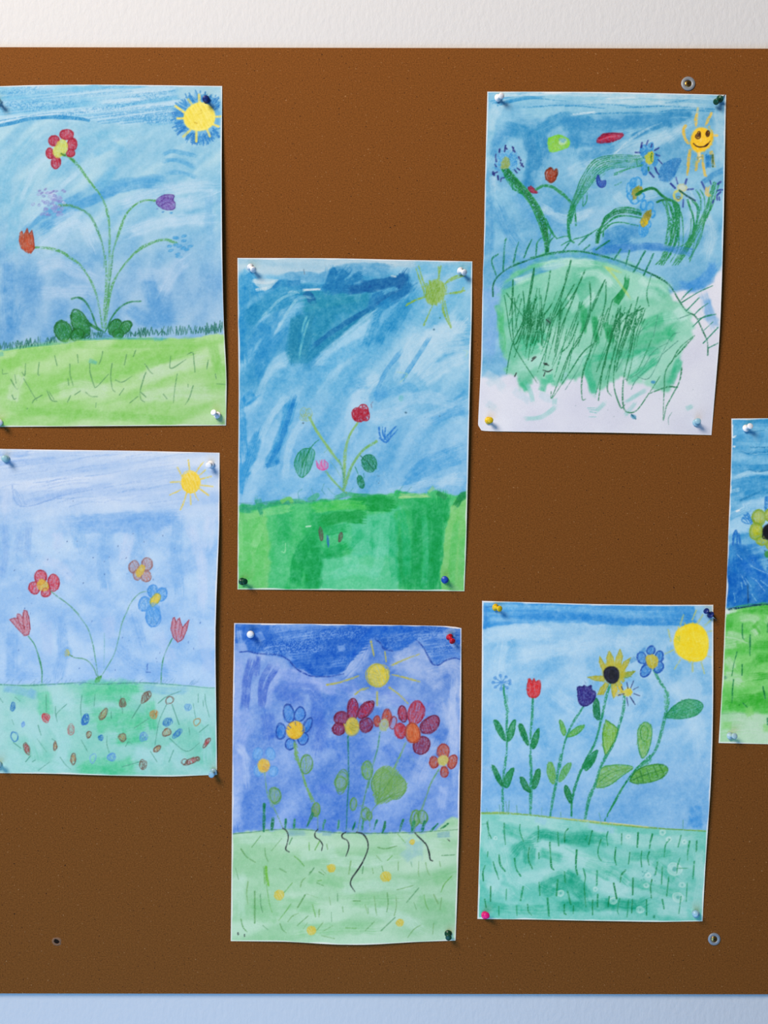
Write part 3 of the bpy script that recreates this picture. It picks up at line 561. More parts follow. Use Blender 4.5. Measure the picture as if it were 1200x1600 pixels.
    for p in [[(872, 60), (858, 150), (850, 230)], [(850, 130), (840, 200), (850, 250)], [(1008, 115), (975, 180), (945, 240)], [(735, 250), (712, 310), (730, 380), (765, 430)], [(720, 300), (740, 400), (790, 440)], [(1020, 345), (1062, 350)], [(775, 510), (765, 600), (752, 760)], [(790, 500), (770, 620), (760, 740)], [(910, 560), (920, 680), (950, 780)], [(915, 640), (935, 770)], [(860, 580), (870, 620)], [(870, 520), (880, 590)], [(850, 630), (846, 710)], [(1000, 530), (1020, 650), (1035, 680)]]:
        c.line(p, 3.2, c.r.choice([(222, 186, 80), (208, 176, 70), (230, 200, 110)]), .8, .25)
    c.bundle([(880, 520), (890, 600)], 3, 14, 2, (232, 218, 170), .7, .3)
    c.blob(900, 395, 118, 128, 0, (246, 198, 52), .97, 1.6, .07)
    c.blob(890, 410, 50, 70, 0, (246, 216, 130), .5, 6)
    c.scrib(c.epts(905, 400, 112, 122), 80, 9, 2.2, (240, 184, 20), .5, .4)
    c.line([(985, 260), (1015, 330), (1000, 410), (1010, 450)], 2.4, (226, 180, 40), .7, .3)
    c.lines([[(868, 328), (845, 340), (842, 368), (868, 382), (890, 365), (888, 318), (870, 310), (858, 330)], [(848, 348), (880, 350), (885, 320)], [(860, 335), (880, 330), (862, 362), (885, 358)], [(960, 305), (950, 335), (960, 362), (978, 350), (984, 315), (972, 300), (960, 308)], [(965, 312), (962, 345)], [(972, 330), (968, 345)]], w=1.5, col=(66, 34, 20), al=.95, g=0)
    c.line([(818, 435), (850, 460), (895, 472), (940, 462), (975, 432), (990, 410)], 1.8, (50, 20, 16), .95, 0)
    c.scrib([(938, 565), (1000, 562), (1005, 680), (945, 688)], 88, 8, 2.4, (30, 120, 190), .9, .1)
    c.line([(1014, 560), (1014, 680)], 2, (60, 100, 60), .8, .2); c.line([(862, 575), (860, 600), (880, 576), (910, 576)], 1.3, (90, 120, 100), .6, .3)
    c.bundle([(820, 600), (830, 660)], 3, 12, 1.2, (110, 170, 160), .6, .3)
    # blue curly flowers
    c.view(*H_)
    for e in [(150, 160, 26, 55, 5), (190, 110, 30, 50, 10), (245, 110, 36, 60, -5), (205, 280, 50, 45, 10), (160, 255, 22, 40, -30), (270, 255, 36, 45, 30)]:
        c.fill(c.epts(*e), (120, 184, 220), .6); c.ell(*e, lb, 1.8, .85, .15, 2)
    c.scrib([(170, 70), (230, 60), (230, 200), (180, 220)], 80, 9, 2.2, lb, .8)
    c.shape([(185, 190), (215, 165), (250, 140), (285, 160), (280, 200), (240, 240), (220, 275), (190, 260)], (160, 150, 50), None, .85, 110, 8, 2, .7)
    c.scrib(c.epts(240, 200, 40, 40), 30, 9, 1.8, (110, 150, 50), .8)
    for e in [(300, 340, 28, 50, 10), (365, 355, 34, 55, 15), (395, 435, 24, 40, 20), (300, 600, 50, 66, 10), (345, 540, 30, 40, 0)]:
        c.fill(c.epts(*e), (110, 178, 220), .6); c.ell(*e, lb, 1.8, .85, .15, 2)
    c.scrib([(270, 540), (360, 520), (350, 600), (310, 670), (265, 650)], 90, 9, 2.4, lb, .85)
    c.shape([(270, 500), (300, 460), (330, 410), (380, 400), (370, 470), (340, 520), (305, 570), (275, 550)], (166, 150, 44), None, .9, 110, 8, 2, .7)
    c.scrib(c.epts(310, 520, 35, 45), 60, 9, 1.8, (214, 186, 40), .8); c.scrib(c.epts(350, 430, 28, 30), 60, 10, 1.8, (120, 120, 40), .7)
    # right bunch
    for d in range(6):
        q = c.r.uniform(-10, 10)
        c.line([(230 + q, 230), (300 + q, 190), (400 + q, 165 + q), (470 + q, 220), (540 + q, 275), (620 + q, 310), (660 + q, 350)], 2.3, c.r.choice([gs, gd]), .85, .22)
    c.bundle([(440, 310), (490, 290), (560, 290)], 3, 8, 2, gd, .8, .2)
    for P, n, w in [([(530, 300), (565, 400), (585, 520), (570, 640), (550, 740), (500, 900), (460, 960)], 4, 2.3), ([(600, 310), (640, 400), (640, 520), (610, 700), (560, 820), (490, 950)], 4, 2.3), ([(660, 340), (660, 440), (640, 560), (610, 720), (560, 820)], 3, 2.1), ([(670, 420), (700, 520), (700, 680), (680, 800), (600, 930)], 2, 1.4), ([(720, 300), (780, 460), (790, 600), (740, 740), (650, 920)], 3, 1.8), ([(790, 300), (835, 400), (820, 540), (790, 660), (700, 860), (640, 950)], 2, 1.7), ([(1040, 110), (1000, 250), (960, 400), (880, 560), (780, 720), (680, 880), (620, 960)], 4, 2.2), ([(885, 180), (925, 260), (930, 380)], 2, 1.7), ([(960, 440), (930, 600), (880, 740), (800, 920)], 2, 1.5), ([(770, 500), (760, 640), (700, 760), (580, 810)], 1, 1.4), ([(820, 580), (780, 780), (750, 930)], 1, 1.2)]:
        c.bundle(P, n, 34, w * .9, c.r.choice([gs, (44, 140, 84)]), .8, .25)
    c.scrib([(580, 330), (660, 340), (650, 560), (590, 600)], 70, 14, 1.8, gs, .7, .4)
    for (cx, cy, R, P) in [(690, 160, 55, [[(582, 118), (625, 165)], [(640, 55), (655, 120)], [(745, 75), (728, 128)], [(750, 182), (810, 176)], [(710, 290), (706, 365)], [(740, 245), (830, 298)]]), (970, 200, 45, [[(900, 108), (938, 195)], [(985, 95), (995, 130)], [(1065, 130), (1092, 105)], [(1058, 200), (1085, 190), (1110, 192)], [(1052, 255), (1055, 295)], [(1075, 265), (1080, 298)], [(1018, 300), (1008, 330)], [(1060, 245), (1090, 215)]])]:
        for p in P: c.line(p, 2.2, (48, 66, 150), .9, .08)
    c.blob(700, 165, 48, 40, 0, (206, 212, 190), .8, 2); c.ell(700, 160, 45, 35, 0, (190, 196, 150), 1.8, .7, .3, 2)
    c.ell(655, 245, 45, 50, 0, (196, 200, 120), 2.0, .8, .25, 3); c.ell(660, 268, 18, 16, 0, (110, 110, 60), 1.1, .8)
    c.bundle([(960, 160), (950, 220), (980, 250)], 4, 16, 2, (206, 186, 110), .8, .2)
    c.line([(670, 190), (740, 240), (825, 296)], 2.2, (24, 90, 70), .9, .1)
    # hill
    c.view(*B)
    hill = c.mask([(110, 190), (170, 90), (300, 40), (470, 20), (620, 40), (760, 90), (880, 160), (930, 250), (1010, 330), (1000, 400), (950, 520), (900, 640), (840, 640), (780, 600), (700, 620), (640, 600), (560, 650), (480, 560), (410, 620), (350, 600), (310, 630), (270, 600), (240, 640), (200, 620), (170, 560), (130, 500), (120, 350)], 1.6, 5)
    c.wash((86, 184, 142), (160, 216, 192), hill, 24, 10, -40, .8, .2, .95, 30)
    D([[(100, 170), (180, 90), (300, 45), (450, 30), (600, 45), (780, 110)], [(120, 180), (260, 110), (420, 60)]], 12, (84, 160, 204), .65, .5, edge=.08)
    D([[(60, 160), (60, 300), (50, 470)], [(100, 200), (80, 400), (70, 500)], [(60, 220), (110, 170)]], 20, (132, 178, 222), .7, .6)
    D([[(540, 20), (640, 0), (820, -10), (1000, 20)]], 14, (60, 132, 200), .7)
    D([[(930, 170), (1020, 160), (1100, 80)], [(960, 190), (1060, 140)], [(1050, 230), (1080, 330)], [(1090, 60), (1060, 150), (980, 190)]], 16, (74, 150, 212), .7, .5, edge=.06)
    D([[(1040, 200), (1075, 300), (1100, 370)], [(1050, 300), (1110, 340)]], 16, (150, 188, 222), .6, .6)
    D([[(1000, 230), (1030, 250), (1030, 300)]], 12, white, .7, .3)
    mg = (50, 166, 104); dg = (28, 146, 78)
    D([[(120, 260), (130, 400), (140, 480)], [(110, 250), (125, 330)]], 12, (76, 184, 116), .6)
    D([[(640, 240), (690, 180), (700, 125)], [(650, 250), (680, 200)]], 9, dg, .85, .3, soft=.1)
    D([[(490, 240), (505, 300), (500, 390)], [(550, 300), (560, 400), (555, 430)], [(620, 340), (630, 430)], [(600, 330), (620, 410)]], 12, (40, 160, 96), .75, .4, edge=.08)
    D([[(760, 360), (840, 320), (910, 310)], [(700, 420), (850, 400), (920, 350)], [(880, 410), (910, 370)]], 20, (72, 186, 134), .7, .5)
    D([[(210, 430), (300, 400), (330, 420)], [(220, 480), (300, 440)]], 22, (70, 186, 140), .6)
    D([[(510, 480), (530, 600), (545, 660)], [(540, 600), (555, 660)], [(310, 650), (330, 590)], [(345, 570), (355, 610)], [(220, 600), (250, 640)], [(710, 600), (790, 540), (840, 500)], [(520, 500), (700, 480), (860, 460)], [(890, 620), (920, 560), (940, 500)]], 13, (60, 182, 134), .65, .5, edge=.06)
    D([[(430, 280), (460, 240), (440, 200)], [(720, 220), (800, 200), (860, 230)], [(860, 320), (960, 300)], [(380, 480), (470, 500), (520, 480)], [(680, 560), (800, 480)], [(200, 540), (330, 500)], [(740, 160), (840, 150), (900, 200)]], 20, (172, 220, 204), .65, .6)
    D([[(300, 80), (440, 60), (560, 70)], [(480, 120), (560, 110), (640, 170)], [(760, 130), (800, 170)], [(560, 200), (500, 260)], [(920, 270), (960, 330)], [(180, 150), (280, 120)]], 15, (188, 226, 214), .65, .6)
    D([[(590, 70), (640, 120), (720, 230)], [(600, 80), (680, 110)]], 5, (190, 214, 120), .55, .7)
    D([[(270, 700), (260, 650), (240, 610)], [(230, 775), (310, 765), (380, 715)], [(370, 680), (370, 710)], [(560, 740), (600, 700)], [(690, 760), (740, 700)], [(690, 700), (790, 640)], [(420, 600), (420, 560)], [(970, 730), (1000, 715)]], 8, (150, 206, 200), .6, .5)
    D([[(60, 620), (120, 580)], [(180, 640), (260, 700)], [(60, 700), (100, 730)], [(300, 660), (360, 690)], [(50, 560), (110, 600), (140, 640)]], 14, (196, 214, 224), .5, .6)
    c.lines([[(520, 725), (560, 725)], [(525, 733), (560, 735)], [(530, 742), (562, 748)], [(525, 765), (560, 765)]], w=.9, col=(100, 190, 180), al=.7)
    c.blob(730, 765, 14, 10, 30, (90, 160, 190), .85); c.blob(820, 607, 10, 8, 0, (60, 140, 190), .8); c.line([(722, 755), (740, 775)], 1.6, (40, 100, 120), .8)
    # hill outline and spiky lashes
    dk = (16, 104, 66)
    c.line([(88, 215), (88, 170), (110, 125), (170, 80), (260, 45), (360, 15), (470, 8), (570, 25), (680, 60), (780, 100), (860, 140), (900, 175), (935, 235), (970, 285), (1010, 310), (1045, 380), (1065, 430), (1066, 485)], 1.9, dk, .85, .22)
    c.line([(260, 40), (400, 12), (500, 12), (640, 45)], 2.4, (34, 134, 84), .7, .4)
    for p in [[(103, 120), (82, 50), (112, 22)], [(135, 95), (142, -20), (150, -50)], [(182, 60), (190, 20), (206, -35)], [(230, 38), (245, 0), (265, -45)], [(285, 25), (290, -10)], [(330, 18), (345, -30), (370, -60)], [(640, 48), (672, 0)], [(695, 72), (712, 5)], [(730, 105), (782, 10)], [(776, 120), (820, 22)], [(500, 5), (530, -20)], [(560, 0), (620, -40)], [(410, 5), (440, -35)], [(480, -20), (520, -60), (540, -75)]]:
        c.line(p, 1.9, (18, 120, 82), .85, .2)
    for p in [[(940, 240), (965, 210), (995, 182)], [(948, 245), (1020, 200), (1085, 170)], [(970, 282), (1025, 225)], [(1005, 300), (1035, 270), (1065, 250)], [(998, 355), (1040, 315), (1085, 300)], [(1040, 380), (1088, 335)], [(1045, 430), (1110, 360)], [(1070, 452), (1115, 430)], [(1020, 320), (1100, 300)]]:
        c.line(p, 1.2, (22, 124, 90), .85, .2)
    # scribbled grass on the hill
    cr = (22, 116, 66)
    Z = [(150, 570), (178, 430), (235, 300), (275, 90), (265, 180), (225, 350), (180, 430), (140, 210)]
    c.line(Z, 1.5, cr, .8, .25)
    c.lines([[(180, 140), (175, 260), (182, 420), (200, 470), (290, 610)], [(165, 300), (180, 200), (178, 150)], [(225, 190), (232, 260), (225, 350)], [(150, 200), (200, 270), (250, 340)], [(290, 180), (270, 300), (255, 400)], [(300, 180), (300, 320), (270, 430)], [(350, 100), (330, 220), (300, 350)], [(445, 50), (420, 150), (360, 300), (330, 420)], [(430, 90), (400, 220), (340, 370)], [(510, 95), (470, 180), (420, 260), (370, 310)], [(500, 110), (440, 260), (400, 360), (375, 490)], [(400, 240), (390, 340), (370, 470)], [(460, 160), (380, 300), (340, 420), (320, 540)], [(300, 330), (350, 260), (380, 190)], [(530, 150), (535, 240), (520, 340), (440, 470), (360, 670), (355, 650)], [(600, 140), (560, 220), (520, 320), (480, 420), (440, 480), (400, 600)], [(590, 160), (540, 280)], [(605, 150), (600, 250), (560, 400), (500, 560), (495, 680), (510, 685)], [(660, 270), (630, 400), (590, 540), (570, 690)], [(670, 270), (660, 400), (620, 560), (610, 640), (630, 670)], [(720, 250), (690, 350), (650, 500), (640, 620), (670, 720), (690, 710)], [(690, 290), (640, 360), (620, 400)], [(740, 330), (720, 450), (690, 560), (680, 660), (690, 735), (740, 740), (800, 660), (850, 580)], [(780, 280), (740, 400), (720, 520), (700, 600)], [(760, 260), (700, 340), (670, 420)], [(775, 270), (700, 310), (640, 390), (560, 560)], [(1005, 395), (950, 460), (880, 550), (870, 640), (865, 780)], [(1000, 400), (940, 450), (900, 520)], [(950, 540), (940, 600), (900, 680), (880, 720), (868, 780)], [(930, 630), (880, 630), (800, 660)], [(800, 260), (790, 200), (810, 120)], [(560, 420), (500, 470), (440, 560), (360, 680)], [(480, 330), (440, 430), (400, 470)]], w=1.5, col=cr, al=.75, g=.33)
    c.lines([[(650, 560), (720, 430), (800, 330)], [(680, 600), (760, 560), (820, 470), (900, 420)], [(720, 640), (740, 600), (800, 540)], [(740, 580), (800, 590), (850, 500)], [(420, 640), (470, 560), (500, 500)], [(840, 520), (900, 400), (940, 380)], [(890, 800), (890, 770), (905, 745)], [(820, 400), (840, 300)], [(860, 480), (930, 420)], [(930, 320), (985, 300)]], w=.9, col=(60, 130, 110), al=.6, g=.3)
    for k in range(26):
        x = c.r.gauss(275, 42); y = c.r.uniform(190, 330); l = c.r.uniform(80, 190); s_ = c.r.uniform(-.35, .1)
        c.line([(x, y), (x + s_ * l * .5, y + l * .5), (x + s_ * l, y + l)], 1.3, cr, .7, .38)
    for k in range(14):
        x = c.r.uniform(560, 780); y = c.r.uniform(250, 330); l = c.r.uniform(120, 260)
        c.line([(x, y), (x - .2 * l, y + l * .5), (x - .3 * l, y + l)], 1.2, cr, .65, .42)
    for k in range(22):
        x = c.r.uniform(330, 820); y = c.r.uniform(200, 420); l = c.r.uniform(120, 280); s_ = c.r.uniform(-.45, -.1)
        c.line([(x, y), (x + s_ * l * .45, y + l * .5), (x + s_ * l, y + l)], 1.2, c.r.choice([cr, (40, 140, 90), (30, 124, 76)]), .7, .4)
    c.scrib([(590, 300), (790, 270), (760, 350), (620, 420)], 100, 3.5, 1.3, cr, .6, .42)
    c.scrib([(230, 300), (330, 280), (320, 440), (220, 420)], 100, 3.2, 1.4, (18, 110, 62), .65, .4)
    c.blob(340, 330, 12, 22, 10, (50, 110, 90), .5); c.blob(330, 524, 8, 6, 0, (30, 40, 36), .9)
    c.lines([[(320, 520), (342, 530)], [(318, 552), (340, 558), (360, 548)], [(265, 510), (285, 492)], [(268, 498), (280, 490)], [(320, 580), (325, 565)], [(332, 320), (350, 335)], [(188, 580), (195, 565)]], w=1.4, col=(40, 50, 46), al=.8, g=.1)
    c.speck(16, (60, 640, 1050, 790), (90, 120, 120), (.3, .7), .6)

def paint_pale_meadow(c):                    # pale blue sky, seed dotted mint ground
    A, B = (0, 690, 3.333), (0, 950, 3.333)
    c.wash((138, 184, 236), (184, 213, 244), 1, 12, 9, 0, .6, .2, 1, 1)
    top = c.ramp_y([(770, 1), (840, 0)])
    c.wash((166, 196, 238), (206, 221, 245), top, 40, 5, -6, .8, .1, .85, 2)
    c.view(*A)
    D = lambda L, w, col, al=.6, st=.5, **k: c.dabs(L, w=w, col=col, al=al, streak=st, **k)
    D([[(-30, 60), (100, 70), (160, 60)], [(-40, 120), (60, 110), (300, 90)], [(100, 330), (300, 280), (600, 220)], [(60, 280), (100, 330)]], 10, (142, 180, 234), .5, .8)
    for k in range(70):
        x = c.r.uniform(-30, 850); y = c.r.uniform(70, 340); l = c.r.uniform(80, 260)
        c.line([(x, y), (x + l * .5, y - l * .1 + c.r.uniform(-8, 8)), (x + l, y - l * .14)], c.r.uniform(1, 2.2), c.r.choice([(134, 172, 230), (150, 184, 236), (120, 164, 226)]), .35, .45)
    c.line([(65, 230), (75, 300), (115, 338), (200, 325), (330, 280), (480, 250)], 1.6, (120, 160, 224), .5, .4)
    c.scrib([(70, 250), (90, 240), (150, 330), (110, 340)], 60, 3, 1.3, (122, 164, 226), .5, .45)
    D([[(330, 420), (600, 400), (780, 390), (940, 380)], [(380, 450), (700, 440), (900, 420)], [(640, 420), (940, 400)]], 22, (116, 170, 232), .55, .6)
    D([[(20, 420), (30, 560), (10, 700)], [(150, 440), (140, 600)], [(110, 470), (90, 580)]], 14, (130, 174, 232), .5, .7)
    D([[(930, 390), (920, 600), (940, 800)], [(700, 440), (720, 600), (700, 700)], [(400, 440), (420, 560)], [(560, 440), (540, 620), (560, 780)]], 24, (120, 174, 232), .45, .7)
    D([[(980, 420), (1050, 600), (1060, 880)], [(1100, 380), (1080, 560)], [(300, 470), (310, 560)], [(40, 260), (30, 380)], [(220, 620), (300, 650), (380, 720)], [(680, 480), (640, 620)]], 22, (188, 210, 243), .55, .6)
    c.speck(150, (60, 440, 1080, 880), (60, 100, 180), (.25, .6), .55)
    for x, y in [(350, 518), (404, 518), (617, 542), (545, 690), (435, 735), (800, 715), (752, 520), (546, 622), (485, 604), (660, 604), (78, 668), (570, 600), (250, 612), (696, 480), (850, 488), (380, 310)]:
        c.line([(x, y), (x + c.r.uniform(-5, 5), y + c.r.uniform(1, 5))], 1.0, (50, 76, 140), .7, 0)
    # sun
    ye = (236, 206, 60)
    for p in [[(980, 97), (987, 150)], [(925, 135), (950, 182)], [(888, 212), (945, 210)], [(885, 278), (915, 265), (945, 248)], [(975, 265), (960, 310), (942, 355)], [(992, 265), (996, 328)], [(1012, 258), (1022, 285), (1035, 306)], [(1040, 245), (1088, 280)], [(1050, 228), (1110, 234)], [(1045, 196), (1100, 182)], [(1035, 180), (1070, 148)], [(1022, 160), (1040, 130), (1062, 104)]]:
        c.line(p, 1.9, (226, 202, 70), .85, .2)
    c.blob(994, 210, 48, 54, 0, (240, 214, 90), .85, 1)
    c.scrib(c.epts(994, 210, 50, 54), 70, 2.2, 1.5, (230, 196, 36), .85, .25); c.ell(994, 210, 50, 55, 0, ye, 1.6, .8, .2, 2)
    c.line([(1075, 150), (1072, 220)], 2, (170, 210, 226), .7, .2)
    # flowers
    rd, ro = (214, 62, 78), (168, 46, 66)
    for e in [(212, 706, 30, 38, 0), (280, 734, 30, 42, 0), (180, 762, 28, 32, 20), (240, 786, 24, 24, 0)]:
        c.petal(*e, rd, ro, .4, 70, 1.8, 1.3, .8, 1.3, 2)
    c.shape([(195, 735), (220, 715), (250, 740), (252, 770), (225, 778), (200, 765)], (214, 178, 66), None, .85, 60, 2, 1.3, .7)
    c.ell(235, 778, 12, 16, 20, ro, 1.1, .7)
    for e in [(700, 652, 27, 32, 0), (768, 638, 28, 34, 0), (762, 700, 27, 30, 0), (718, 695, 24, 24, 0)]:
        c.petal(*e, (176, 140, 146), (146, 104, 104), .35, 70, 2, 1.2, .7, 1.2, 2)
    c.scrib(c.epts(765, 702, 22, 26), 70, 2, 1.2, (200, 130, 110), .7)
    c.shape([(715, 670), (740, 640), (758, 655), (745, 690), (722, 705), (708, 690)], (216, 190, 70), None, .75, 60, 2, 1.3, .7)
    for e in [(798, 778, 26, 32, 0), (845, 795, 27, 36, 20), (758, 845, 33, 38, 0), (800, 910, 40, 52, 0)]:
        c.petal(*e, (84, 158, 230), (76, 148, 226), .3, 70, 2.4, 1.8, .7, 1.6, 2)
    c.shape([(788, 820), (815, 790), (838, 800), (832, 830), (800, 858), (786, 845)], (228, 204, 70), (120, 150, 90), .9, 60, 2, 1.3, .7, 1)
    gn = (84, 150, 110)
    c.line([(265, 780), (310, 815), (360, 850), (412, 900)], 1.4, gn, .8, .25)
    c.line([(770, 778), (730, 790), (690, 830), (658, 892)], 1.3, gn, .7, .3)
    tp, to = (204, 118, 134), (150, 54, 72)
    c.view(*B)
    t1 = [(52, 60), (75, 52), (92, 55), (92, 30), (108, 35), (120, 55), (125, 12), (140, 15), (152, 50), (158, 110), (150, 138), (130, 145), (95, 110)]
    c.shape(t1, tp, to, .55, 75, 1.8, 1.2, .7, 1.3, .2, False); c.lines([[(75, 55), (110, 100), (130, 140)], [(92, 50), (105, 90)], [(125, 30), (120, 70), (130, 110)], [(140, 40), (145, 100)], [(100, 75), (130, 100), (122, 105)]], w=1.1, col=to, al=.8)
    t2 = [(905, 50), (912, 48), (920, 75), (938, 50), (945, 75), (955, 100), (988, 60), (975, 115), (955, 160), (930, 176), (905, 150), (893, 105)]
    c.shape(t2, tp, to, .55, 75, 1.8, 1.2, .7, 1.2, .2, False); c.lines([[(920, 75), (915, 120), (925, 165)], [(940, 60), (935, 120)], [(955, 100), (945, 150)]], w=1.1, col=to, al=.8)
    c.line([(148, 145), (180, 190), (205, 260), (220, 330), (219, 388)], 1.7, (62, 146, 96), .9, .15)
    c.line([(900, 158), (870, 215), (850, 275), (843, 330), (840, 396)], 1.7, (62, 146, 96), .9, .15)
    c.line([(370, -6), (420, 50), (460, 110), (485, 190), (500, 280), (510, 352)], 1.3, (90, 160, 130), .85, .2)
    c.line([(672, 0), (640, 70), (620, 150), (600, 230), (565, 295), (530, 350)], 1.3, (90, 160, 130), .85, .2)
    c.line([(545, 130), (545, 200), (542, 310)], 1.1, (120, 180, 190), .7, .3)
    c.line([(370, 246), (390, 258), (430, 262), (465, 280), (490, 315), (505, 352)], 1.3, (80, 150, 100), .85, .2)
    c.blob(350, 232, 24, 30, 0, (90, 160, 226), .5, 3); c.scrib(c.epts(350, 234, 14, 18), 60, 1.6, 1.6, (206, 190, 70), .95, .1); c.line([(360, 242), (378, 252)], 2, (90, 140, 70), .8)
    c.shape([(505, 362), (530, 352), (522, 380), (500, 392), (495, 384)], (70, 160, 70), None, .8, 60, 1.6, 1.4, .8)
    c.scrib(c.epts(800, 12, 38, 40), 70, 2, 1.6, (90, 160, 230), .6); c.blob(800, 8, 36, 40, 0, (84, 158, 230), .25)
    c.speck(90, (40, 20, 1080, 360), (60, 100, 180), (.25, .6), .5)
    for x, y in [(160, 22), (130, 0), (725, 152), (640, 152), (1048, 70), (985, 172), (602, 322), (770, 330), (415, 312), (98, 218), (480, 66), (815, 260), (1012, 205), (835, 228), (768, 300)]:
        c.line([(x, y), (x + c.r.uniform(-3, 3), y + c.r.uniform(2, 10))], 1.0, (56, 90, 168), .65, 0)
    c.lines([[(770, 290), (768, 320)], [(762, 332), (785, 334)]], w=1.4, col=(44, 80, 170), al=.8)
    D([[(60, 120), (60, 330)], [(300, 20), (330, 200), (300, 380)], [(600, 200), (720, 300), (900, 330)], [(700, 40), (740, 180)], [(20, 340), (180, 350)]], 22, (120, 172, 232), .45, .7)
    D([[(240, 60), (250, 250)], [(1060, 100), (1090, 340)], [(560, 40), (580, 160)], [(820, 120), (900, 280)]], 22, (176, 202, 240), .5, .7)
    # ground
    gm = c.mask([(-80, 402), (0, 398), (200, 400), (400, 395), (600, 388), (760, 392), (950, 400), (1200, 418), (1200, 1000), (-80, 1000)], 1, 1.2)
    c.wash((128, 206, 186), (172, 218, 220), gm, 16, 18, -60, .8, .2, 1, 20)
    D([[(420, 420), (600, 410), (740, 420)], [(420, 480), (580, 450), (680, 500)], [(460, 560), (640, 560), (780, 600)], [(600, 640), (760, 600)], [(400, 860), (520, 820), (720, 840)], [(560, 850), (700, 800)], [(500, 610), (620, 600)], [(230, 430), (240, 560)]], 26, (98, 204, 158), .65, .5, edge=.04)
    D([[(600, 690), (760, 680)], [(780, 480), (800, 640)], [(560, 410), (730, 420)], [(420, 830), (620, 850)]], 18, (84, 200, 150), .6, .5)
    D([[(10, 420), (100, 430), (200, 460)], [(740, 410), (860, 430), (990, 420)], [(150, 430), (180, 450)]], 14, (126, 186, 220), .6, .6)
    D([[(60, 540), (160, 640), (200, 780)], [(260, 560), (340, 700), (300, 820)], [(960, 480), (1060, 620), (1080, 800)], [(880, 700), (960, 820)], [(40, 760), (200, 830), (380, 840)], [(700, 740), (860, 780)], [(1040, 440), (1110, 520)], [(280, 460), (390, 520)]], 24, (172, 220, 222), .55, .6)
    c.line([(-40, 400), (0, 398), (150, 402), (300, 395), (420, 388), (520, 396), (700, 388), (840, 392), (980, 402), (1060, 412), (1125, 412)], 1.4, (74, 150, 130), .75, .25)
    for k in range(46):
        x = c.r.uniform(-20, 1110); c.line([(x, 398), (x + c.r.uniform(10, 40), 398 - c.r.uniform(12, 34))], .8, (100, 150, 190), .55, .25)
    thin = (78, 150, 128)
    for p in [[(242, 450), (243, 540)], [(428, 455), (422, 520), (428, 580)], [(290, 512), (292, 560), (300, 592)], [(350, 500), (300, 545), (295, 565)], [(495, 450), (490, 510)], [(630, 455), (640, 545)], [(735, 500), (690, 572)], [(868, 500), (830, 590), (808, 710)], [(898, 500), (935, 605)], [(1008, 495), (1022, 580)], [(1070, 445), (1075, 500), (1092, 565)], [(1035, 445), (1034, 490)], [(825, 495), (870, 460), (945, 430)], [(200, 610), (215, 660)], [(62, 580), (72, 608)], [(80, 465), (105, 485)], [(195, 680), (245, 748)], [(425, 685), (445, 720), (460, 748)], [(560, 665), (558, 705), (572, 750)], [(655, 720), (670, 695), (690, 710)], [(700, 625), (775, 575)], [(885, 678), (970, 745), (1040, 700)], [(985, 622), (990, 660)], [(905, 738), (880, 800)], [(785, 745), (820, 800)], [(1040, 645), (1088, 605)], [(315, 775), (340, 810), (372, 838)], [(200, 845), (260, 800)], [(135, 800), (160, 770)], [(170, 800), (185, 790)], [(640, 825), (740, 795)], [(500, 790), (480, 810)], [(70, 700), (110, 730)], [(0, 470), (15, 492)], [(580, 540), (582, 575)], [(1060, 480), (1062, 510)], [(272, 680), (290, 692)]]:
        c.line(p, 1.1, thin, .8, .15)
    bl, br, og, rr = (50, 120, 190), (116, 84, 72), (186, 130, 84), (190, 60, 68)
    for (x, y, rx, ry, rot, col, f) in [(68, 514, 13, 20, 10, bl, .4), (122, 605, 7, 14, 0, (110, 160, 226), .6), (240, 570, 18, 24, 5, (206, 44, 60), .8), (446, 580, 16, 34, 14, (40, 100, 196), .6), (540, 552, 16, 30, 22, og, .3), (640, 494, 17, 22, 5, br, .5), (762, 462, 17, 36, 28, br, .2), (885, 478, 17, 24, 30, og, .1), (803, 552, 20, 22, 20, (196, 140, 80), .5), (982, 515, 16, 17, 20, (110, 170, 220), .6), (874, 592, 26, 18, -35, bl, .3), (870, 646, 22, 20, -30, og, .3), (926, 652, 28, 13, -42, bl, .5), (1027, 592, 15, 20, 10, (176, 140, 90), .1), (750, 668, 20, 22, 20, (90, 150, 214), .4), (640, 672, 18, 20, 10, og, .4), (465, 657, 11, 18, 0, og, .5), (528, 674, 11, 14, 0, bl, .5), (372, 632, 18, 26, 5, (176, 120, 120), .3), (76, 670, 16, 27, -10, bl, .05), (140, 732, 14, 30, -8, rr, .35), (289, 718, 9, 22, 0, og, .4), (384, 784, 13, 28, 14, og, .2), (487, 780, 14, 25, 0, (110, 170, 220), .15), (584, 774, 18, 24, 25, (90, 150, 220), .4), (820, 732, 12, 24, 40, og, .2), (747, 814, 17, 26, 5, br, .2), (1078, 700, 10, 28, 32, rr, .4), (1000, 795, 40, 13, -28, rr, .4), (962, 800, 14, 16, 0, br, .05), (1030, 785, 10, 10, 0, br, .1)]:
        if f >= .2: c.petal(x, y, rx * .85, ry * .85, rot, col, None, f * .35, 70, 2.0, 1.2, .8)
        dk = br if col in (og, rr) else col
        c.ell(x, y, rx, ry, rot + c.r.uniform(-8, 8), dk, 1.0, .85, .1, 2, .14)
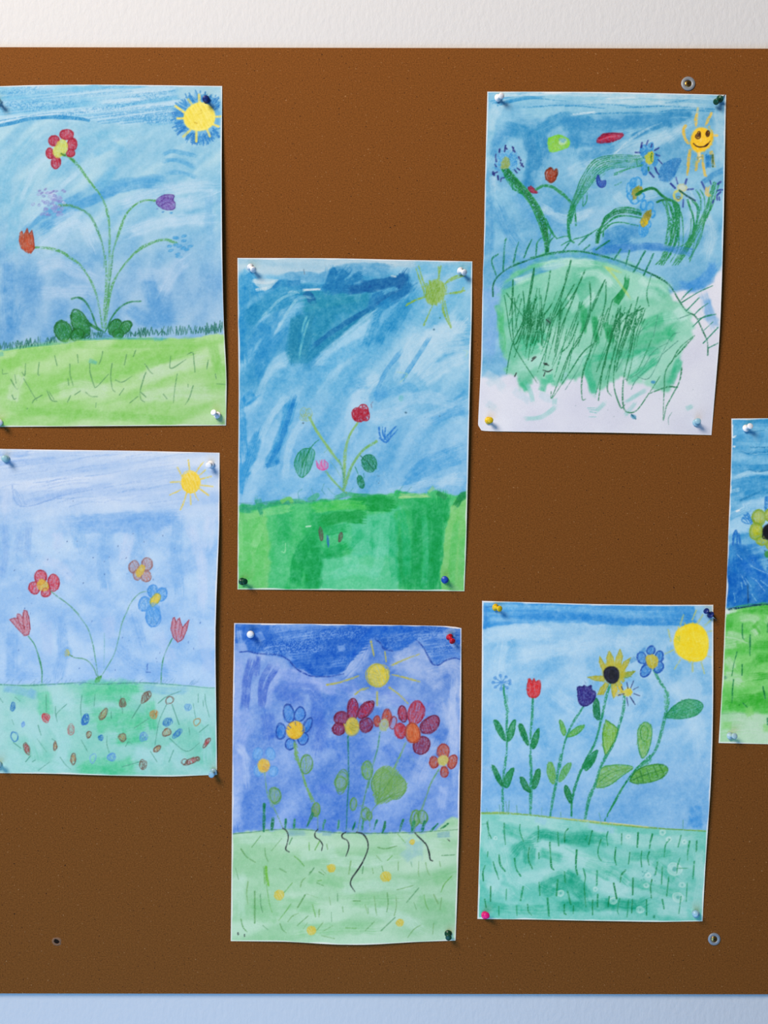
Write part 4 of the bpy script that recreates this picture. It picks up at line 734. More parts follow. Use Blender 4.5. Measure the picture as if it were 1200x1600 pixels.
def paint_rooted_flowers(c):                 # violet sky, blue and red flowers with black roots
    A, B, F = (355, 965, 3.243), (355, 1220, 3.243), (510, 1080, 5.714)
    c.wash((80, 128, 212), (144, 176, 232), 1, 20, 10, -50, .7, 0, 1, 1)
    c.view(*A)
    D = lambda L, w, col, al=.6, st=.5, **k: c.dabs(L, w=w, col=col, al=al, streak=st, **k)
    D([[(60, 200), (40, 400), (40, 600)], [(250, 220), (230, 330), (180, 470)], [(110, 540), (60, 660), (60, 850)], [(120, 480), (50, 520)]], 22, (150, 176, 234), .65, .6)
    D([[(120, 200), (90, 320), (80, 460)], [(150, 200), (110, 330), (100, 470)], [(220, 230), (170, 340), (170, 460)], [(250, 260), (200, 340), (180, 440)], [(160, 190), (150, 300)]], 9, (78, 114, 206), .75, .6, edge=.08)
    D([[(240, 300), (340, 280), (460, 320), (620, 350)], [(270, 320), (420, 340), (560, 370)]], 20, (150, 174, 236), .6, .5)
    D([[(240, 390), (420, 360), (460, 460), (440, 620)], [(440, 500), (480, 560), (460, 680)], [(240, 340), (300, 400), (400, 440)], [(200, 480), (220, 620)]], 24, (78, 120, 212), .6, .6)
    D([[(440, 460), (540, 420), (620, 400)], [(470, 640), (560, 640), (600, 720)], [(660, 620), (700, 680), (690, 760)], [(800, 640), (860, 740)]], 24, (80, 128, 218), .5, .6)
    D([[(700, 140), (660, 220), (580, 300)], [(840, 200), (1000, 180), (1180, 240)], [(1000, 280), (1160, 260), (1170, 420)], [(820, 220), (960, 260), (1100, 360)], [(1100, 420), (1150, 560), (1130, 660)], [(620, 380), (760, 420), (860, 400)], [(1060, 600), (1000, 720), (960, 840)]], 26, (164, 188, 234), .65, .5)
    D([[(720, 380), (840, 360)], [(800, 400), (900, 430), (1060, 460)], [(880, 640), (980, 700)], [(600, 380), (660, 330)]], 22, (118, 150, 226), .5, .6)
    D([[(1150, 300), (1140, 500), (1160, 850)], [(40, 640), (90, 700), (100, 850)]], 14, (178, 200, 240), .55, .6)
    # scribbled deep blue cloud band
    band = c.mask([(-60, -40), (1300, -40), (1300, 205), (1140, 205), (1070, 240), (1030, 220), (1000, 170), (960, 115), (880, 165), (800, 160), (760, 115), (720, 100), (640, 220), (580, 285), (480, 300), (400, 280), (340, 245), (280, 205), (180, 180), (110, 175), (90, 130), (-60, 120)], 1, 1.5)
    c.wash((54, 114, 208), (124, 166, 232), band, 22, 3.5, -5, .9, -.1, .95, 9)
    c.put((26, 88, 190), band * sstep(.42, .72, c.grain) * sstep(-1.0, .9, c.nz(20, 7, -8, 10)) * .75)
    c.put((28, 92, 196), band * sstep(.2, 1.1, c.nz(26, 8, -12, 12)) * .55)
    c.view(*A)
    for P, al in [([(440, 60), (740, 50), (740, 110), (640, 220), (560, 290), (400, 270), (300, 200)], .75), ([(700, 50), (1000, 50), (960, 110), (880, 165), (790, 150)], .75), ([(560, 50), (720, 60), (660, 180), (600, 240)], .6), ([(960, 40), (1180, 60), (1160, 200), (1060, 230), (1000, 150)], .45), ([(100, 60), (440, 60), (400, 200), (110, 160)], .5)]:
        c.scrib(P, -8, 2.2, 1.5, (30, 94, 198), al, .42)
    D([[(600, 230), (680, 130), (740, 70), (820, 55)], [(760, 100), (840, 60), (960, 55)], [(830, 160), (900, 130), (960, 90)]], 14, (28, 98, 206), .7, .5)
    D([[(60, 60), (70, 150)], [(160, 70), (180, 120)], [(1060, 90), (1120, 100), (1160, 160)], [(560, 160), (600, 150)], [(1090, 80), (1160, 60)]], 11, (146, 180, 236), .55, .7)
    nv = (36, 72, 168)
    c.line([(65, 175), (110, 170), (160, 183), (260, 190), (310, 215), (345, 255), (395, 285), (440, 298), (520, 298), (590, 285)], 1.9, nv, .85, .2)
    c.line([(755, 112), (780, 135), (795, 158), (840, 170)], 2.2, nv, .85, .2); c.line([(960, 115), (990, 145), (1015, 190), (1040, 232), (1070, 240), (1110, 215), (1150, 205), (1178, 210)], 1.9, nv, .85, .2)
    c.line([(680, 130), (640, 190), (600, 260)], 1.6, (30, 90, 200), .7, .4)
    c.dabs([[(170, 33), (250, 34)], [(530, 32), (600, 34)], [(1100, 44), (1180, 54)]], w=3, col=(226, 226, 234), al=.85, streak=.4)
    # sun
    yl = (206, 196, 70)
    for p in [[(728, 118), (735, 150), (745, 195)], [(800, 172), (806, 222)], [(835, 242), (900, 212), (972, 185)], [(835, 288), (900, 302), (975, 324)], [(820, 352), (870, 388), (918, 436)], [(760, 375), (760, 442)], [(505, 340), (580, 325), (665, 295)], [(648, 388), (680, 365), (715, 355)]]:
        c.line(p, 2.7, (176, 178, 84), .85, .2)
    c.blob(763, 292, 56, 58, 0, (200, 200, 110), .85, 1); c.scrib(c.epts(763, 292, 52, 55), 70, 2.4, 1.6, (222, 200, 50), .8, .3)
    c.scrib(c.epts(745, 310, 34, 40), 20, 3.2, 1.5, (160, 170, 110), .6, .35); c.ell(763, 292, 57, 60, 0, (170, 172, 80), 1.6, .85, .15, 2)
    # blue flowers
    b1, b2 = (66, 134, 222), (38, 76, 168)
    for e in [(312, 485, 27, 48, -5), (368, 490, 27, 38, 8), (272, 576, 26, 40, 5), (408, 545, 20, 40, 22), (384, 612, 28, 30, 0), (320, 640, 28, 26, 0)]:
        c.petal(*e, b1, b2, .5, 75, 1.8, 1.4, .7, 1.5, 2)
    c.line([(295, 445), (320, 440)], 2, b2, .9, 0)
    c.blob(344, 570, 44, 44, 0, (226, 194, 56), .95, 1); c.scrib(c.epts(344, 570, 40, 42), 60, 2.4, 1.5, (214, 158, 40), .6, .35); c.ell(344, 570, 44, 44, 0, (190, 150, 60), 1.3, .7, .2, 1)
    c.lines([[(310, 545), (322, 558)], [(345, 528), (348, 545)], [(300, 560), (312, 566)], [(388, 570), (378, 575)]], w=1.2, col=b2, al=.8)
    lb, lo = (120, 176, 236), (88, 148, 222)
    for e in [(155, 690, 24, 32, 20), (220, 690, 24, 30, -20), (160, 775, 24, 28, 0), (234, 778, 24, 26, 0)]:
        c.petal(*e, lb, lo, .95, 75, 1.7, 1.5, .8, 1.4, 2)
    c.blob(185, 750, 32, 34, 0, (220, 190, 80), .85, 1.2); c.scrib(c.epts(185, 745, 30, 32), 60, 2.2, 1.4, (226, 176, 50), .7, .3); c.scrib(c.epts(195, 760, 18, 18), 20, 2.2, 1.2, (180, 140, 100), .6)
    sg = (112, 166, 96)
    c.line([(190, 785), (196, 830), (205, 900), (225, 960)], 1.8, (110, 166, 130), .8, .25)
    c.bundle([(342, 628), (350, 700), (375, 770), (400, 850), (430, 930)], 3, 4, 1.9, sg, .8, .25)
    c.scrib([(335, 640), (355, 640), (365, 725), (345, 725)], 60, 2, 1.5, sg, .8)
    def leaf(x, y, rx, ry, rot, col=(120, 172, 96), al=.25): c.petal(x, y, rx, ry, rot, col, (86, 146, 74), al, 80, 3.0, 1.2, .6, 1.5, 2)
    leaf(402, 742, 32, 48, 0, al=.15); c.line([(398, 700), (400, 780)], 1.4, sg, .8)
    # red flowers
    c.view(*F)
    r1, r2, ro = (172, 34, 62), (136, 38, 74), (104, 30, 60)
    for e in [(237, 165, 50, 98, 3), (350, 165, 50, 92, 42), (130, 240, 60, 60, 0), (110, 335, 58, 52, 0), (355, 300, 62, 62, -20)]:
        c.petal(*e, r1 if e[0] in (237, 350) else r2, ro, .5, 75, 1.9, 1.4, .75, 1.5, 2)
    c.blob(230, 315, 66, 78, 0, (190, 184, 80), .9, 1); c.scrib(c.epts(225, 310, 60, 70), 60, 2.4, 1.5, (212, 180, 40), .75, .3); c.scrib(c.epts(245, 300, 40, 50), 20, 3.4, 1.5, (140, 140, 80), .6, .3); c.ell(230, 318, 64, 78, 0, (150, 150, 90), 1.4, .7)
    og = (190, 74, 44)
    for e in [(540, 240, 44, 78, 3), (452, 265, 28, 48, 0), (595, 280, 32, 55, 10)]: c.petal(*e, og if e[0] != 595 else (170, 120, 150), (140, 56, 70), .55 if e[0] != 595 else .15, 75, 1.9, 1.3, .75 if e[0] != 595 else .4, 1.4, 2)
    c.blob(515, 300, 44, 55, 10, (168, 184, 150), .85, 1); c.scrib(c.epts(512, 300, 42, 52), 60, 3, 1.4, (150, 176, 120), .8, .3); c.ell(515, 290, 24, 26, 0, (150, 170, 190), 1.3, .7, .2, 2)
    for e, cc, f in [((800, 190, 70, 105, 14), (186, 42, 56), .45), ((680, 200, 38, 72, -4), (176, 40, 58), .5), ((660, 350, 52, 66, -12), (192, 46, 52), .65), ((925, 295, 68, 95, 42), (150, 48, 74), .45), ((850, 480, 72, 78, 20), (136, 42, 70), .5)]:
        c.petal(*e, cc, ro if cc[0] < 180 else (158, 40, 66), f, 75, 2.1, 1.4, .7, 1.5, 2)
    c.blob(775, 370, 66, 88, -8, (206, 110, 60), .92, 1); c.scrib(c.epts(775, 370, 60, 82), 75, 2.2, 1.5, (190, 80, 40), .7, .3); c.ell(770, 370, 64, 90, -6, (150, 62, 50), 1.5, .8, .15, 2); c.ell(750, 360, 30, 50, 0, (150, 90, 60), 1.2, .6)
    for e in [(1042, 530, 54, 62, 5), (958, 628, 42, 50, 0), (1122, 620, 40, 62, 10), (1052, 712, 34, 46, 0)]:
        c.petal(*e, (188, 86, 60), (146, 50, 48), .6, 75, 2, 1.4, .75, 1.4, 2)
    c.blob(1040, 610, 46, 50, 20, (196, 190, 110), .9, 1); c.scrib(c.epts(1035, 615, 44, 50), 60, 2.6, 1.4, (180, 180, 80), .7, .3)
    c.view(*A)
    dg = (38, 120, 104)
    c.line([(612, 600), (614, 700), (616, 860)], 2.4, dg, .9, .2)
    c.line([(775, 580), (762, 660), (738, 750), (715, 860)], 2.2, (78, 148, 110), .85, .2)
    c.line([(905, 632), (870, 710), (830, 800), (800, 860)], 2.6, (110, 162, 110), .85, .25)
    c.line([(1072, 765), (1045, 810), (1020, 860)], 2.1, (100, 160, 110), .85, .2)
    c.lines([[(920, 680), (930, 720)], [(935, 690), (945, 730)]], w=.9, col=(120, 160, 200), al=.6)
    leaf(710, 772, 28, 46, -6); c.scrib(c.epts(705, 775, 24, 42), 75, 2.4, 1.3, (110, 168, 96), .8)
    leaf(580, 830, 30, 60, 8, (120, 168, 130)); leaf(785, 835, 55, 66, 15, (130, 176, 100), .4); leaf(860, 860, 46, 56, 25, (120, 170, 96), .3)
    c.view(*B)
    fan = [(740, 40), (750, -40), (800, -80), (850, -60), (890, -20), (912, 30), (880, 70), (820, 100), (760, 120), (745, 90)]
    c.fill(fan, (124, 172, 110), .5, sm=True); c.scrib(fan, -40, 2.2, 1.5, (112, 164, 86), .8, .3, sm=True)
    for q in [(740, -20), (790, -70), (850, -40), (890, 0), (905, 45), (870, 70)]: c.line([(760, 115), ((760 + q[0]) / 2, (115 + q[1]) / 2 - 8), q], 1.5, (92, 150, 76), .75, .2)
    leaf(575, 10, 30, 36, 0, (120, 168, 130)); leaf(640, 117, 16, 32, 0); leaf(700, 165, 20, 32, 5, al=.1); leaf(720, 175, 14, 22, 0, al=.1)
    leaf(243, 74, 28, 44, -8, (130, 178, 96), .35); leaf(450, 145, 20, 36, 0, (120, 160, 70), .6); leaf(950, 188, 22, 44, 8, al=.2); leaf(990, 180, 24, 36, -8, al=.2); leaf(960, 190, 14, 30, 0, al=.1)
    c.line([(193, 0), (205, 60), (240, 140), (282, 235)], 1.8, (112, 160, 120), .8, .3)
    c.bundle([(390, 0), (420, 60), (445, 110)], 2, 3, 1.8, sg, .8, .25); c.line([(458, 175), (460, 240)], 2, (100, 156, 110), .85, .2)
    c.line([(616, 0), (610, 100), (604, 245)], 2.4, dg, .9, .15); c.line([(718, 0), (695, 90), (675, 180), (660, 255)], 1.9, (84, 146, 110), .85, .2)
    c.line([(760, 118), (735, 150), (722, 190), (726, 250)], 1.8, (104, 156, 104), .8, .25); c.line([(665, 125), (700, 130), (715, 165)], 1.3, (104, 156, 104), .8)
    c.line([(1035, 0), (1010, 70), (985, 140), (960, 210), (945, 255)], 2.0, (104, 156, 110), .85, .2)
    D([[(60, 20), (50, 150), (60, 240)], [(1100, 20), (1080, 140)], [(30, 30), (35, 240)]], 18, (168, 192, 238), .5, .6)
    D([[(330, 200), (480, 220), (600, 240)], [(460, 30), (560, 60)]], 20, (86, 128, 220), .45, .6)
    # ground
    gm = c.mask([(-60, 275), (30, 268), (150, 258), (260, 246), (400, 246), (560, 260), (700, 262), (800, 256), (940, 262), (1050, 246), (1110, 190), (1300, 165), (1300, 950), (-60, 950)], 1.2, 2)
    c.wash((146, 200, 156), (186, 220, 196), gm, 30, 9, -6, .8, 0, 1, 30)
    D([[(40, 300), (200, 290), (420, 300)], [(60, 460), (60, 700)], [(500, 400), (700, 410), (860, 380)], [(560, 550), (800, 520), (960, 530)], [(700, 640), (900, 700), (1000, 760)], [(820, 300), (1100, 320)], [(360, 380), (560, 360)]], 22, (188, 222, 204), .55, .6)
    D([[(100, 620), (300, 620), (480, 640)], [(340, 760), (560, 740), (760, 740)], [(120, 660), (260, 700)], [(960, 600), (1120, 640)], [(400, 490), (600, 520)], [(1040, 500), (1140, 470)], [(620, 600), (860, 600)]], 24, (132, 196, 140), .5, .6)
    D([[(300, 265), (400, 262)], [(480, 265), (530, 262)], [(1060, 270), (1130, 265)]], 10, (124, 172, 186), .65, .4)
    D([[(910, 290), (940, 330), (930, 390)], [(960, 300), (970, 380)], [(890, 350), (930, 400)]], 18, (152, 196, 200), .6, .4, edge=.1)
    D([[(600, 245), (700, 255)]], 10, (120, 160, 200), .5)
    c.line([(28, 268), (120, 260), (200, 250), (300, 244), (420, 248), (560, 262), (700, 264), (800, 262), (960, 258), (1080, 248), (1170, 240)], 1.4, (76, 136, 90), .75, .25)
    gd = (28, 122, 80)
    for x0, y0, x1, y1, w in [(187, 118, 186, 255, 4.2), (233, 190, 226, 248, 4), (296, 195, 294, 240, 3), (342, 195, 338, 240, 3.2), (434, 165, 405, 230, 3.2), (495, 200, 486, 242, 2.8), (566, 202, 560, 242, 3.0), (650, 208, 636, 246, 3.2), (690, 202, 684, 244, 3), (758, 200, 745, 242, 3.2), (800, 206, 788, 262, 3.6), (892, 195, 874, 252, 3.0), (945, 205, 935, 252, 4), (1000, 205, 988, 252, 3.2), (1066, 212, 1030, 250, 2.6), (1118, 210, 1082, 238, 2.4)]:
        c.line([(x0, y0), ((x0 + x1) / 2 + c.r.uniform(-2, 2), (y0 + y1) / 2), (x1, y1)], w, c.r.choice([gd, (50, 140, 90), (34, 120, 70)]), .9, .18)
    bk = (26, 28, 34)
    for p, w in [([(282, 240), (300, 252), (310, 280), (305, 315), (296, 345), (313, 360)], 1.9), ([(458, 244), (445, 262), (446, 285), (470, 300), (483, 325), (478, 352)], 1.5), ([(602, 258), (582, 272), (584, 288), (608, 302), (616, 335), (602, 380)], 1.7), ([(655, 260), (685, 266), (708, 295), (713, 340), (696, 390), (660, 450), (632, 490), (626, 525), (648, 560)], 2.2), ([(950, 260), (975, 285), (1008, 320), (1022, 360), (1028, 395), (1040, 402)], 2.0)]:
        c.line(p, w, bk, .92, .1)
    c.lines([[(55, 772), (56, 778)], [(87, 778), (88, 788)], [(1115, 290), (1126, 300)]], w=1.8, col=bk, al=.9)
    m1 = (100, 168, 80); m2 = (84, 144, 96)
    mk = [[(72, 345), (100, 385), (142, 412)], [(192, 340), (196, 380), (208, 410)], [(225, 352), (275, 292)], [(125, 335), (170, 278)], [(315, 320), (330, 288)], [(340, 382), (370, 405), (390, 430)], [(414, 312), (416, 350)], [(445, 348), (468, 305)], [(505, 320), (510, 345)], [(42, 440), (58, 500)], [(105, 510), (98, 570), (106, 625)], [(140, 560), (140, 720)], [(168, 575), (170, 620), (180, 665)], [(192, 440), (200, 530), (215, 620), (228, 665)], [(185, 435), (190, 520)], [(288, 565), (330, 515)], [(262, 705), (300, 655), (323, 622)], [(308, 712), (330, 685), (362, 668)], [(355, 730), (412, 680)], [(357, 640), (395, 575)], [(388, 745), (408, 715)], [(452, 755), (486, 714)], [(485, 758), (535, 730)], [(432, 625), (448, 685)], [(466, 650), (465, 685)], [(517, 585), (524, 625)], [(528, 662), (530, 710)], [(370, 535), (380, 505), (398, 490)], [(415, 475), (440, 440)], [(418, 462), (430, 455)], [(465, 460), (490, 475)], [(478, 448), (500, 468)], [(455, 515), (490, 530)], [(460, 505), (478, 502)], [(266, 445), (298, 462)], [(626, 405), (616, 470)], [(690, 430), (685, 468)], [(755, 375), (782, 405)], [(812, 402), (836, 378)], [(866, 408), (866, 450)], [(784, 430), (790, 455)], [(862, 265), (902, 310)], [(765, 335), (800, 342), (858, 328)], [(930, 408), (936, 432)], [(970, 405), (968, 460), (972, 480)], [(1005, 412), (1015, 455), (1030, 480)], [(1075, 405), (1080, 430)], [(1085, 375), (1150, 370)], [(1140, 475), (1100, 520), (1082, 562)], [(910, 612), (970, 540)], [(858, 550), (940, 528)], [(945, 612), (958, 650)], [(998, 575), (1005, 620), (1022, 655)], [(1046, 575), (1068, 620)], [(1085, 590), (1078, 650)], [(810, 565), (815, 620), (808, 660)], [(856, 585), (858, 630), (846, 680)], [(745, 580), (752, 640), (758, 680)], [(698, 625), (712, 670)], [(585, 635), (588, 660)], [(560, 570), (560, 605)], [(640, 605), (675, 606)], [(712, 640), (718, 670)], [(780, 755), (850, 690)], [(700, 755), (745, 710)], [(915, 790), (945, 750), (982, 728)], [(1046, 722), (1042, 775)], [(600, 740), (655, 742)], [(268, 722), (280, 750), (300, 768)], [(182, 732), (208, 755)], [(70, 700), (80, 740), (100, 765)], [(480, 780), (545, 795)], [(735, 440), (740, 465)], [(400, 570), (460, 590)]]
    for p in mk: c.line(p, c.r.uniform(1.1, 1.7), c.r.choice([m1, m2, (90, 150, 84), (120, 170, 110)]), .8, .22)
    c.bundle([(196, 435), (197, 480), (205, 530)], 4, 6, 2, (112, 184, 70), .85, .2)
    for x, y, r in [(528, 440, 20), (804, 482, 26), (264, 577, 24), (938, 306, 12), (875, 716, 18), (428, 754, 22)]:
        c.blob(x, y, r * .8, r * .8, 0, (216, 204, 110), .75, 1); c.scrib(c.epts(x, y, r, r), 60, 1.9, 1.3, (208, 186, 62), .9, .2); c.ell(x, y, r, r * .95, 0, (210, 188, 70), 1.1, .7, .2, 2)

def paint_row_of_flowers(c):                 # tulip, sunflower and others in a row on a green field
    A, B = (740, 930, 3.158), (740, 1180, 3.158)
    c.wash((118, 180, 226), (168, 206, 236), 1, 16, 9, -25, .6, .1, 1, 1)
    c.view(*A)
    D = lambda L, w, col, al=.6, st=.5, **k: c.dabs(L, w=w, col=col, al=al, streak=st, **k)
    D([[(60, 200), (200, 180), (400, 190)], [(200, 300), (460, 260), (560, 240)], [(400, 480), (500, 560)], [(960, 420), (1080, 600), (1120, 800)], [(140, 240), (120, 380)], [(700, 220), (780, 240)]], 26, (178, 212, 238), .55, .6)
    D([[(60, 560), (50, 700), (60, 850)], [(180, 220), (200, 260)], [(760, 380), (860, 480), (800, 600)], [(500, 640), (620, 700)], [(960, 240), (1000, 400)], [(580, 300), (600, 480)], [(1120, 360), (1160, 500)], [(300, 600), (360, 760)]], 22, (104, 172, 222), .5, .6)
    lo = c.ramp_y([(1140, 0), (1240, .7)])
    c.wash((98, 160, 216), (138, 186, 226), lo, 30, 8, -10, .7, 0, 1, 4)
    st = c.mask([(36, 30), (400, 42), (1090, 52), (1100, 150), (900, 152), (700, 150), (500, 135), (260, 135), (36, 165)], 1.0, 1.0)
    c.wash((60, 146, 218), (120, 182, 230), st, 40, 2.5, 3, .8, -.6, .95, 6)
    D([[(60, 60), (300, 60), (600, 70)], [(600, 75), (820, 90), (1000, 90)]], 10, (118, 184, 232), .6, .9)
    D([[(180, 110), (460, 105), (760, 130), (1060, 125)], [(60, 100), (60, 165)], [(1000, 90), (1080, 110)]], 14, (44, 134, 212), .65, .7)
    c.line([(60, 60), (95, 55)], 1.5, (30, 100, 180), .8); c.line([(60, 55), (60, 165)], 2.0, (60, 130, 205), .7, .35)
    # sun
    for p in [[(1035, 98), (1020, 145)], [(1098, 75), (1078, 120)], [(1130, 98), (1100, 145)], [(1175, 118), (1140, 150)], [(960, 170), (972, 225)], [(945, 290), (985, 270)], [(1018, 318), (990, 362)], [(1078, 330), (1078, 375)], [(1120, 330), (1135, 385)], [(1150, 300), (1175, 305)], [(1155, 180), (1178, 175)]]:
        c.line(p, 2.4, (172, 190, 120), .75, .25)
    sp = [(1012, 165), (1070, 138), (1120, 150), (1150, 190), (1158, 240), (1145, 300), (1110, 325), (1050, 320), (1005, 290), (988, 240), (992, 195)]
    c.fill(sp, (236, 214, 50), .97, 1.2, sm=True); c.scrib(sp, 75, 3, 2, (232, 202, 30), .5, .4, sm=True)
    c.lines([[(1080, 150), (1085, 200), (1100, 230)], [(1140, 180), (1148, 240), (1130, 300)], [(1040, 300), (1090, 312), (1130, 305)], [(1020, 170), (1060, 160)]], w=1.6, col=(246, 222, 100), al=.6, g=.3)
    c.scrib([(995, 210), (1015, 200), (1018, 240), (998, 250)], 40, 2, 1.5, (170, 190, 60), .7)
    # stems
    gs = (46, 144, 108); gd = (30, 128, 72)
    S = lambda P, w=3.0, n=3, col=gs: c.bundle(P, n, 4, w * .62, col, .8, .35)
    S([(150, 440), (152, 500), (165, 560), (165, 650), (166, 740), (158, 853)], 3.2); c.scrib([(150, 470), (170, 500), (175, 590), (160, 590)], 70, 2, 1.4, (60, 156, 120), .7)
    S([(290, 510), (286, 600), (278, 700), (280, 853)], 3.6)
    S([(542, 550), (500, 610), (470, 670), (445, 740), (425, 853)], 3.8)
    S([(672, 440), (650, 520), (630, 610), (600, 720), (560, 800), (535, 853)], 4.0, 4)
    S([(742, 495), (738, 570), (715, 650), (690, 730), (650, 800), (625, 853)], 3.6)
    S([(888, 365), (915, 420), (945, 470), (958, 520), (945, 580), (930, 650), (905, 740), (870, 800), (810, 850)], 4.2, 4, (60, 150, 120))
    c.scrib([(940, 460), (965, 480), (960, 560), (940, 560)], 60, 2, 1.5, (90, 176, 140), .7)
    def leaf(P, col, out, al=.75): c.shape(P, col, out, al, 60, 1.8, 1.4, .8, 1.5)
    lg, mg = (44, 146, 84), (96, 176, 74)
    leaf([(100, 618), (118, 620), (145, 665), (158, 716), (135, 700), (112, 660)], (22, 128, 66), (20, 120, 60))
    leaf([(208, 618), (195, 620), (172, 665), (168, 720), (190, 700), (202, 660)], lg, (22, 122, 66))
    leaf([(225, 635), (240, 640), (262, 690), (270, 738), (248, 715), (228, 670)], (22, 126, 60), (18, 116, 54))
    leaf([(322, 658), (312, 665), (290, 705), (286, 750), (302, 750), (322, 700)], (26, 132, 66), (20, 120, 58))
    leaf([(425, 615), (440, 630), (455, 670), (448, 692), (432, 670)], mg, (66, 150, 66)); leaf([(545, 640), (510, 650), (478, 675), (462, 698), (500, 690), (535, 662)], mg, (56, 150, 66))
    leaf([(605, 508), (618, 530), (622, 600), (612, 614), (592, 585), (592, 535)], (30, 124, 74), (24, 114, 66))
    c.shape([(652, 615), (690, 640), (712, 660), (695, 720), (650, 790), (638, 740), (636, 680)], (124, 184, 70), (60, 140, 60), .85, 70, 2.2, 1.4, .7, 1.6, sm=False)
    leaf([(612, 768), (602, 766), (560, 800), (535, 850), (570, 840), (600, 800)], (30, 140, 86), (24, 124, 70))
    c.shape([(848, 625), (872, 640), (878, 680), (868, 740), (850, 785), (828, 800), (812, 750), (808, 680), (822, 640)], (116, 180, 88), (54, 140, 80), .8, 80, 2.2, 1.4, .7, 1.6)
    c.ell(840, 680, 18, 40, 0, (70, 150, 70), 1.3, .8, .2, 2); c.ell(842, 740, 20, 30, 0, (150, 200, 120), 1.2, .6)
    c.shape([(945, 595), (985, 545), (1040, 515), (1100, 518), (1126, 545), (1100, 585), (1040, 605), (980, 605)], (52, 156, 100), (30, 130, 84), .75, 160, 2, 1.5, .8, 1.8)
    # heads
    lb = (74, 140, 210)
    for a in range(0, 360, 42):
        t = math.radians(a + 10); c.line([(138, 430), (138 + 44 * math.cos(t), 430 + 36 * math.sin(t))], 1.6, lb, .85, .2); c.ell(138 + 42 * math.cos(t), 430 + 33 * math.sin(t), 6, 6, 0, lb, 1.4, .8)
    c.shape([(268, 430), (275, 412), (290, 425), (298, 412), (306, 428), (324, 420), (330, 450), (322, 490), (296, 505), (270, 495), (264, 460)], (214, 44, 48), (170, 34, 40), .85, 75, 1.7, 1.4, .7, 1.4)
    c.lines([[(280, 440), (276, 475)], [(300, 430), (302, 470)]], w=1, col=(240, 140, 140), al=.5)
    c.shape([(512, 465), (520, 450), (535, 452), (548, 446), (560, 452), (580, 446), (578, 465), (600, 478), (598, 510), (575, 535), (545, 547), (520, 530)], (50, 40, 128), (30, 26, 100), .92, 75, 1.7, 1.4, .7, 1.6)
    c.lines([[(555, 440), (548, 425)], [(585, 425), (590, 440)]], w=.8, col=(90, 110, 160), al=.6)
    yp = (186, 182, 60)
    for P in [[(640, 380), (620, 330), (622, 300), (645, 340), (660, 370)], [(665, 360), (655, 310), (670, 275), (690, 310), (692, 355)], [(700, 355), (702, 310), (722, 266), (735, 300), (722, 360)], [(720, 370), (740, 330), (775, 308), (760, 345), (735, 380)], [(725, 385), (760, 380), (796, 375), (770, 400), (730, 405)], [(640, 400), (600, 398), (565, 405), (600, 420), (645, 425)], [(650, 430), (625, 460), (612, 490), (640, 490), (665, 440)], [(680, 440), (682, 480), (690, 508), (706, 470), (702, 430)], [(705, 430), (715, 460), (740, 490), (730, 440), (715, 420)], [(722, 400), (745, 420), (735, 430)]]:
        c.shape(P, yp, (150, 158, 60), .85, 80, 1.9, 1.5, .7, 1.2, .25, False)
    c.scrib([(690, 450), (730, 440), (740, 490), (690, 500)], 70, 2, 1.6, (222, 190, 40), .8); c.scrib([(740, 380), (790, 372), (780, 400), (740, 410)], 20, 2, 1.5, (90, 140, 50), .7)
    c.blob(690, 380, 55, 60, 0, (180, 176, 60), .8, 2); c.blob(680, 392, 42, 42, 0, (24, 26, 40), .96, .9)
    for _ in range(4): c.ell(682, 392, c.r.uniform(18, 42), c.r.uniform(18, 42), c.r.uniform(0, 90), (40, 44, 66), 1.2, .7, .3)
    D([[(770, 330), (800, 310)]], 10, (70, 140, 200), .5)
    c.blob(762, 478, 18, 18, 0, (206, 196, 70), .8, 1); c.scrib(c.epts(762, 478, 22, 22), 60, 2, 1.8, (206, 196, 60), .95, .1)
    for p in [[(775, 455), (788, 422)], [(760, 458), (756, 430)], [(735, 465), (728, 450)], [(715, 492), (742, 486)], [(755, 505), (762, 545)], [(772, 500), (785, 520), (796, 540)], [(790, 485), (818, 495)], [(788, 465), (812, 452)]]:
        c.line(p, 1.5, (44, 56, 110), .9, .1)
    b2 = (34, 84, 176)
    for e in [(874, 272, 22, 20, -35), (830, 310, 22, 32, -20), (915, 303, 20, 28, 20), (912, 355, 22, 28, 30), (848, 372, 24, 32, 28)]:
        c.petal(*e, (60, 132, 212), b2, .6, 75, 1.8, 1.4, .7, 1.8, 2)
    c.shape([(850, 305), (880, 292), (908, 310), (905, 345), (880, 362), (858, 345)], (196, 186, 60), None, .92, 60, 2, 1.5, .7)
    D([[(820, 290), (850, 262)]], 8, (60, 134, 205), .5)
    # lower half
    c.view(*B)
    S([(158, 0), (148, 80), (142, 160), (142, 280)], 3.6); S([(280, 0), (284, 100), (282, 200), (280, 290)], 4.4, 4); S([(432, 0), (412, 100), (395, 200), (378, 300)], 4.0, 4)
    S([(590, 10), (540, 60), (510, 130), (488, 210), (484, 300)], 4.4, 4, (36, 136, 92)); S([(652, 0), (625, 60), (600, 140), (570, 210), (550, 312)], 4.2, 4); S([(870, 0), (800, 70), (740, 150), (690, 240), (648, 320)], 3.8, 3, (34, 136, 84))
    c.scrib([(800, 60), (870, 0), (880, 20), (820, 80)], 60, 2, 1.7, (60, 156, 110), .7)
    leaf([(92, 50), (108, 60), (135, 115), (142, 152), (120, 130), (96, 80)], (24, 126, 64), (20, 116, 56)); leaf([(198, 65), (182, 68), (152, 110), (148, 150), (170, 155), (188, 110)], (36, 140, 78), (24, 122, 66))
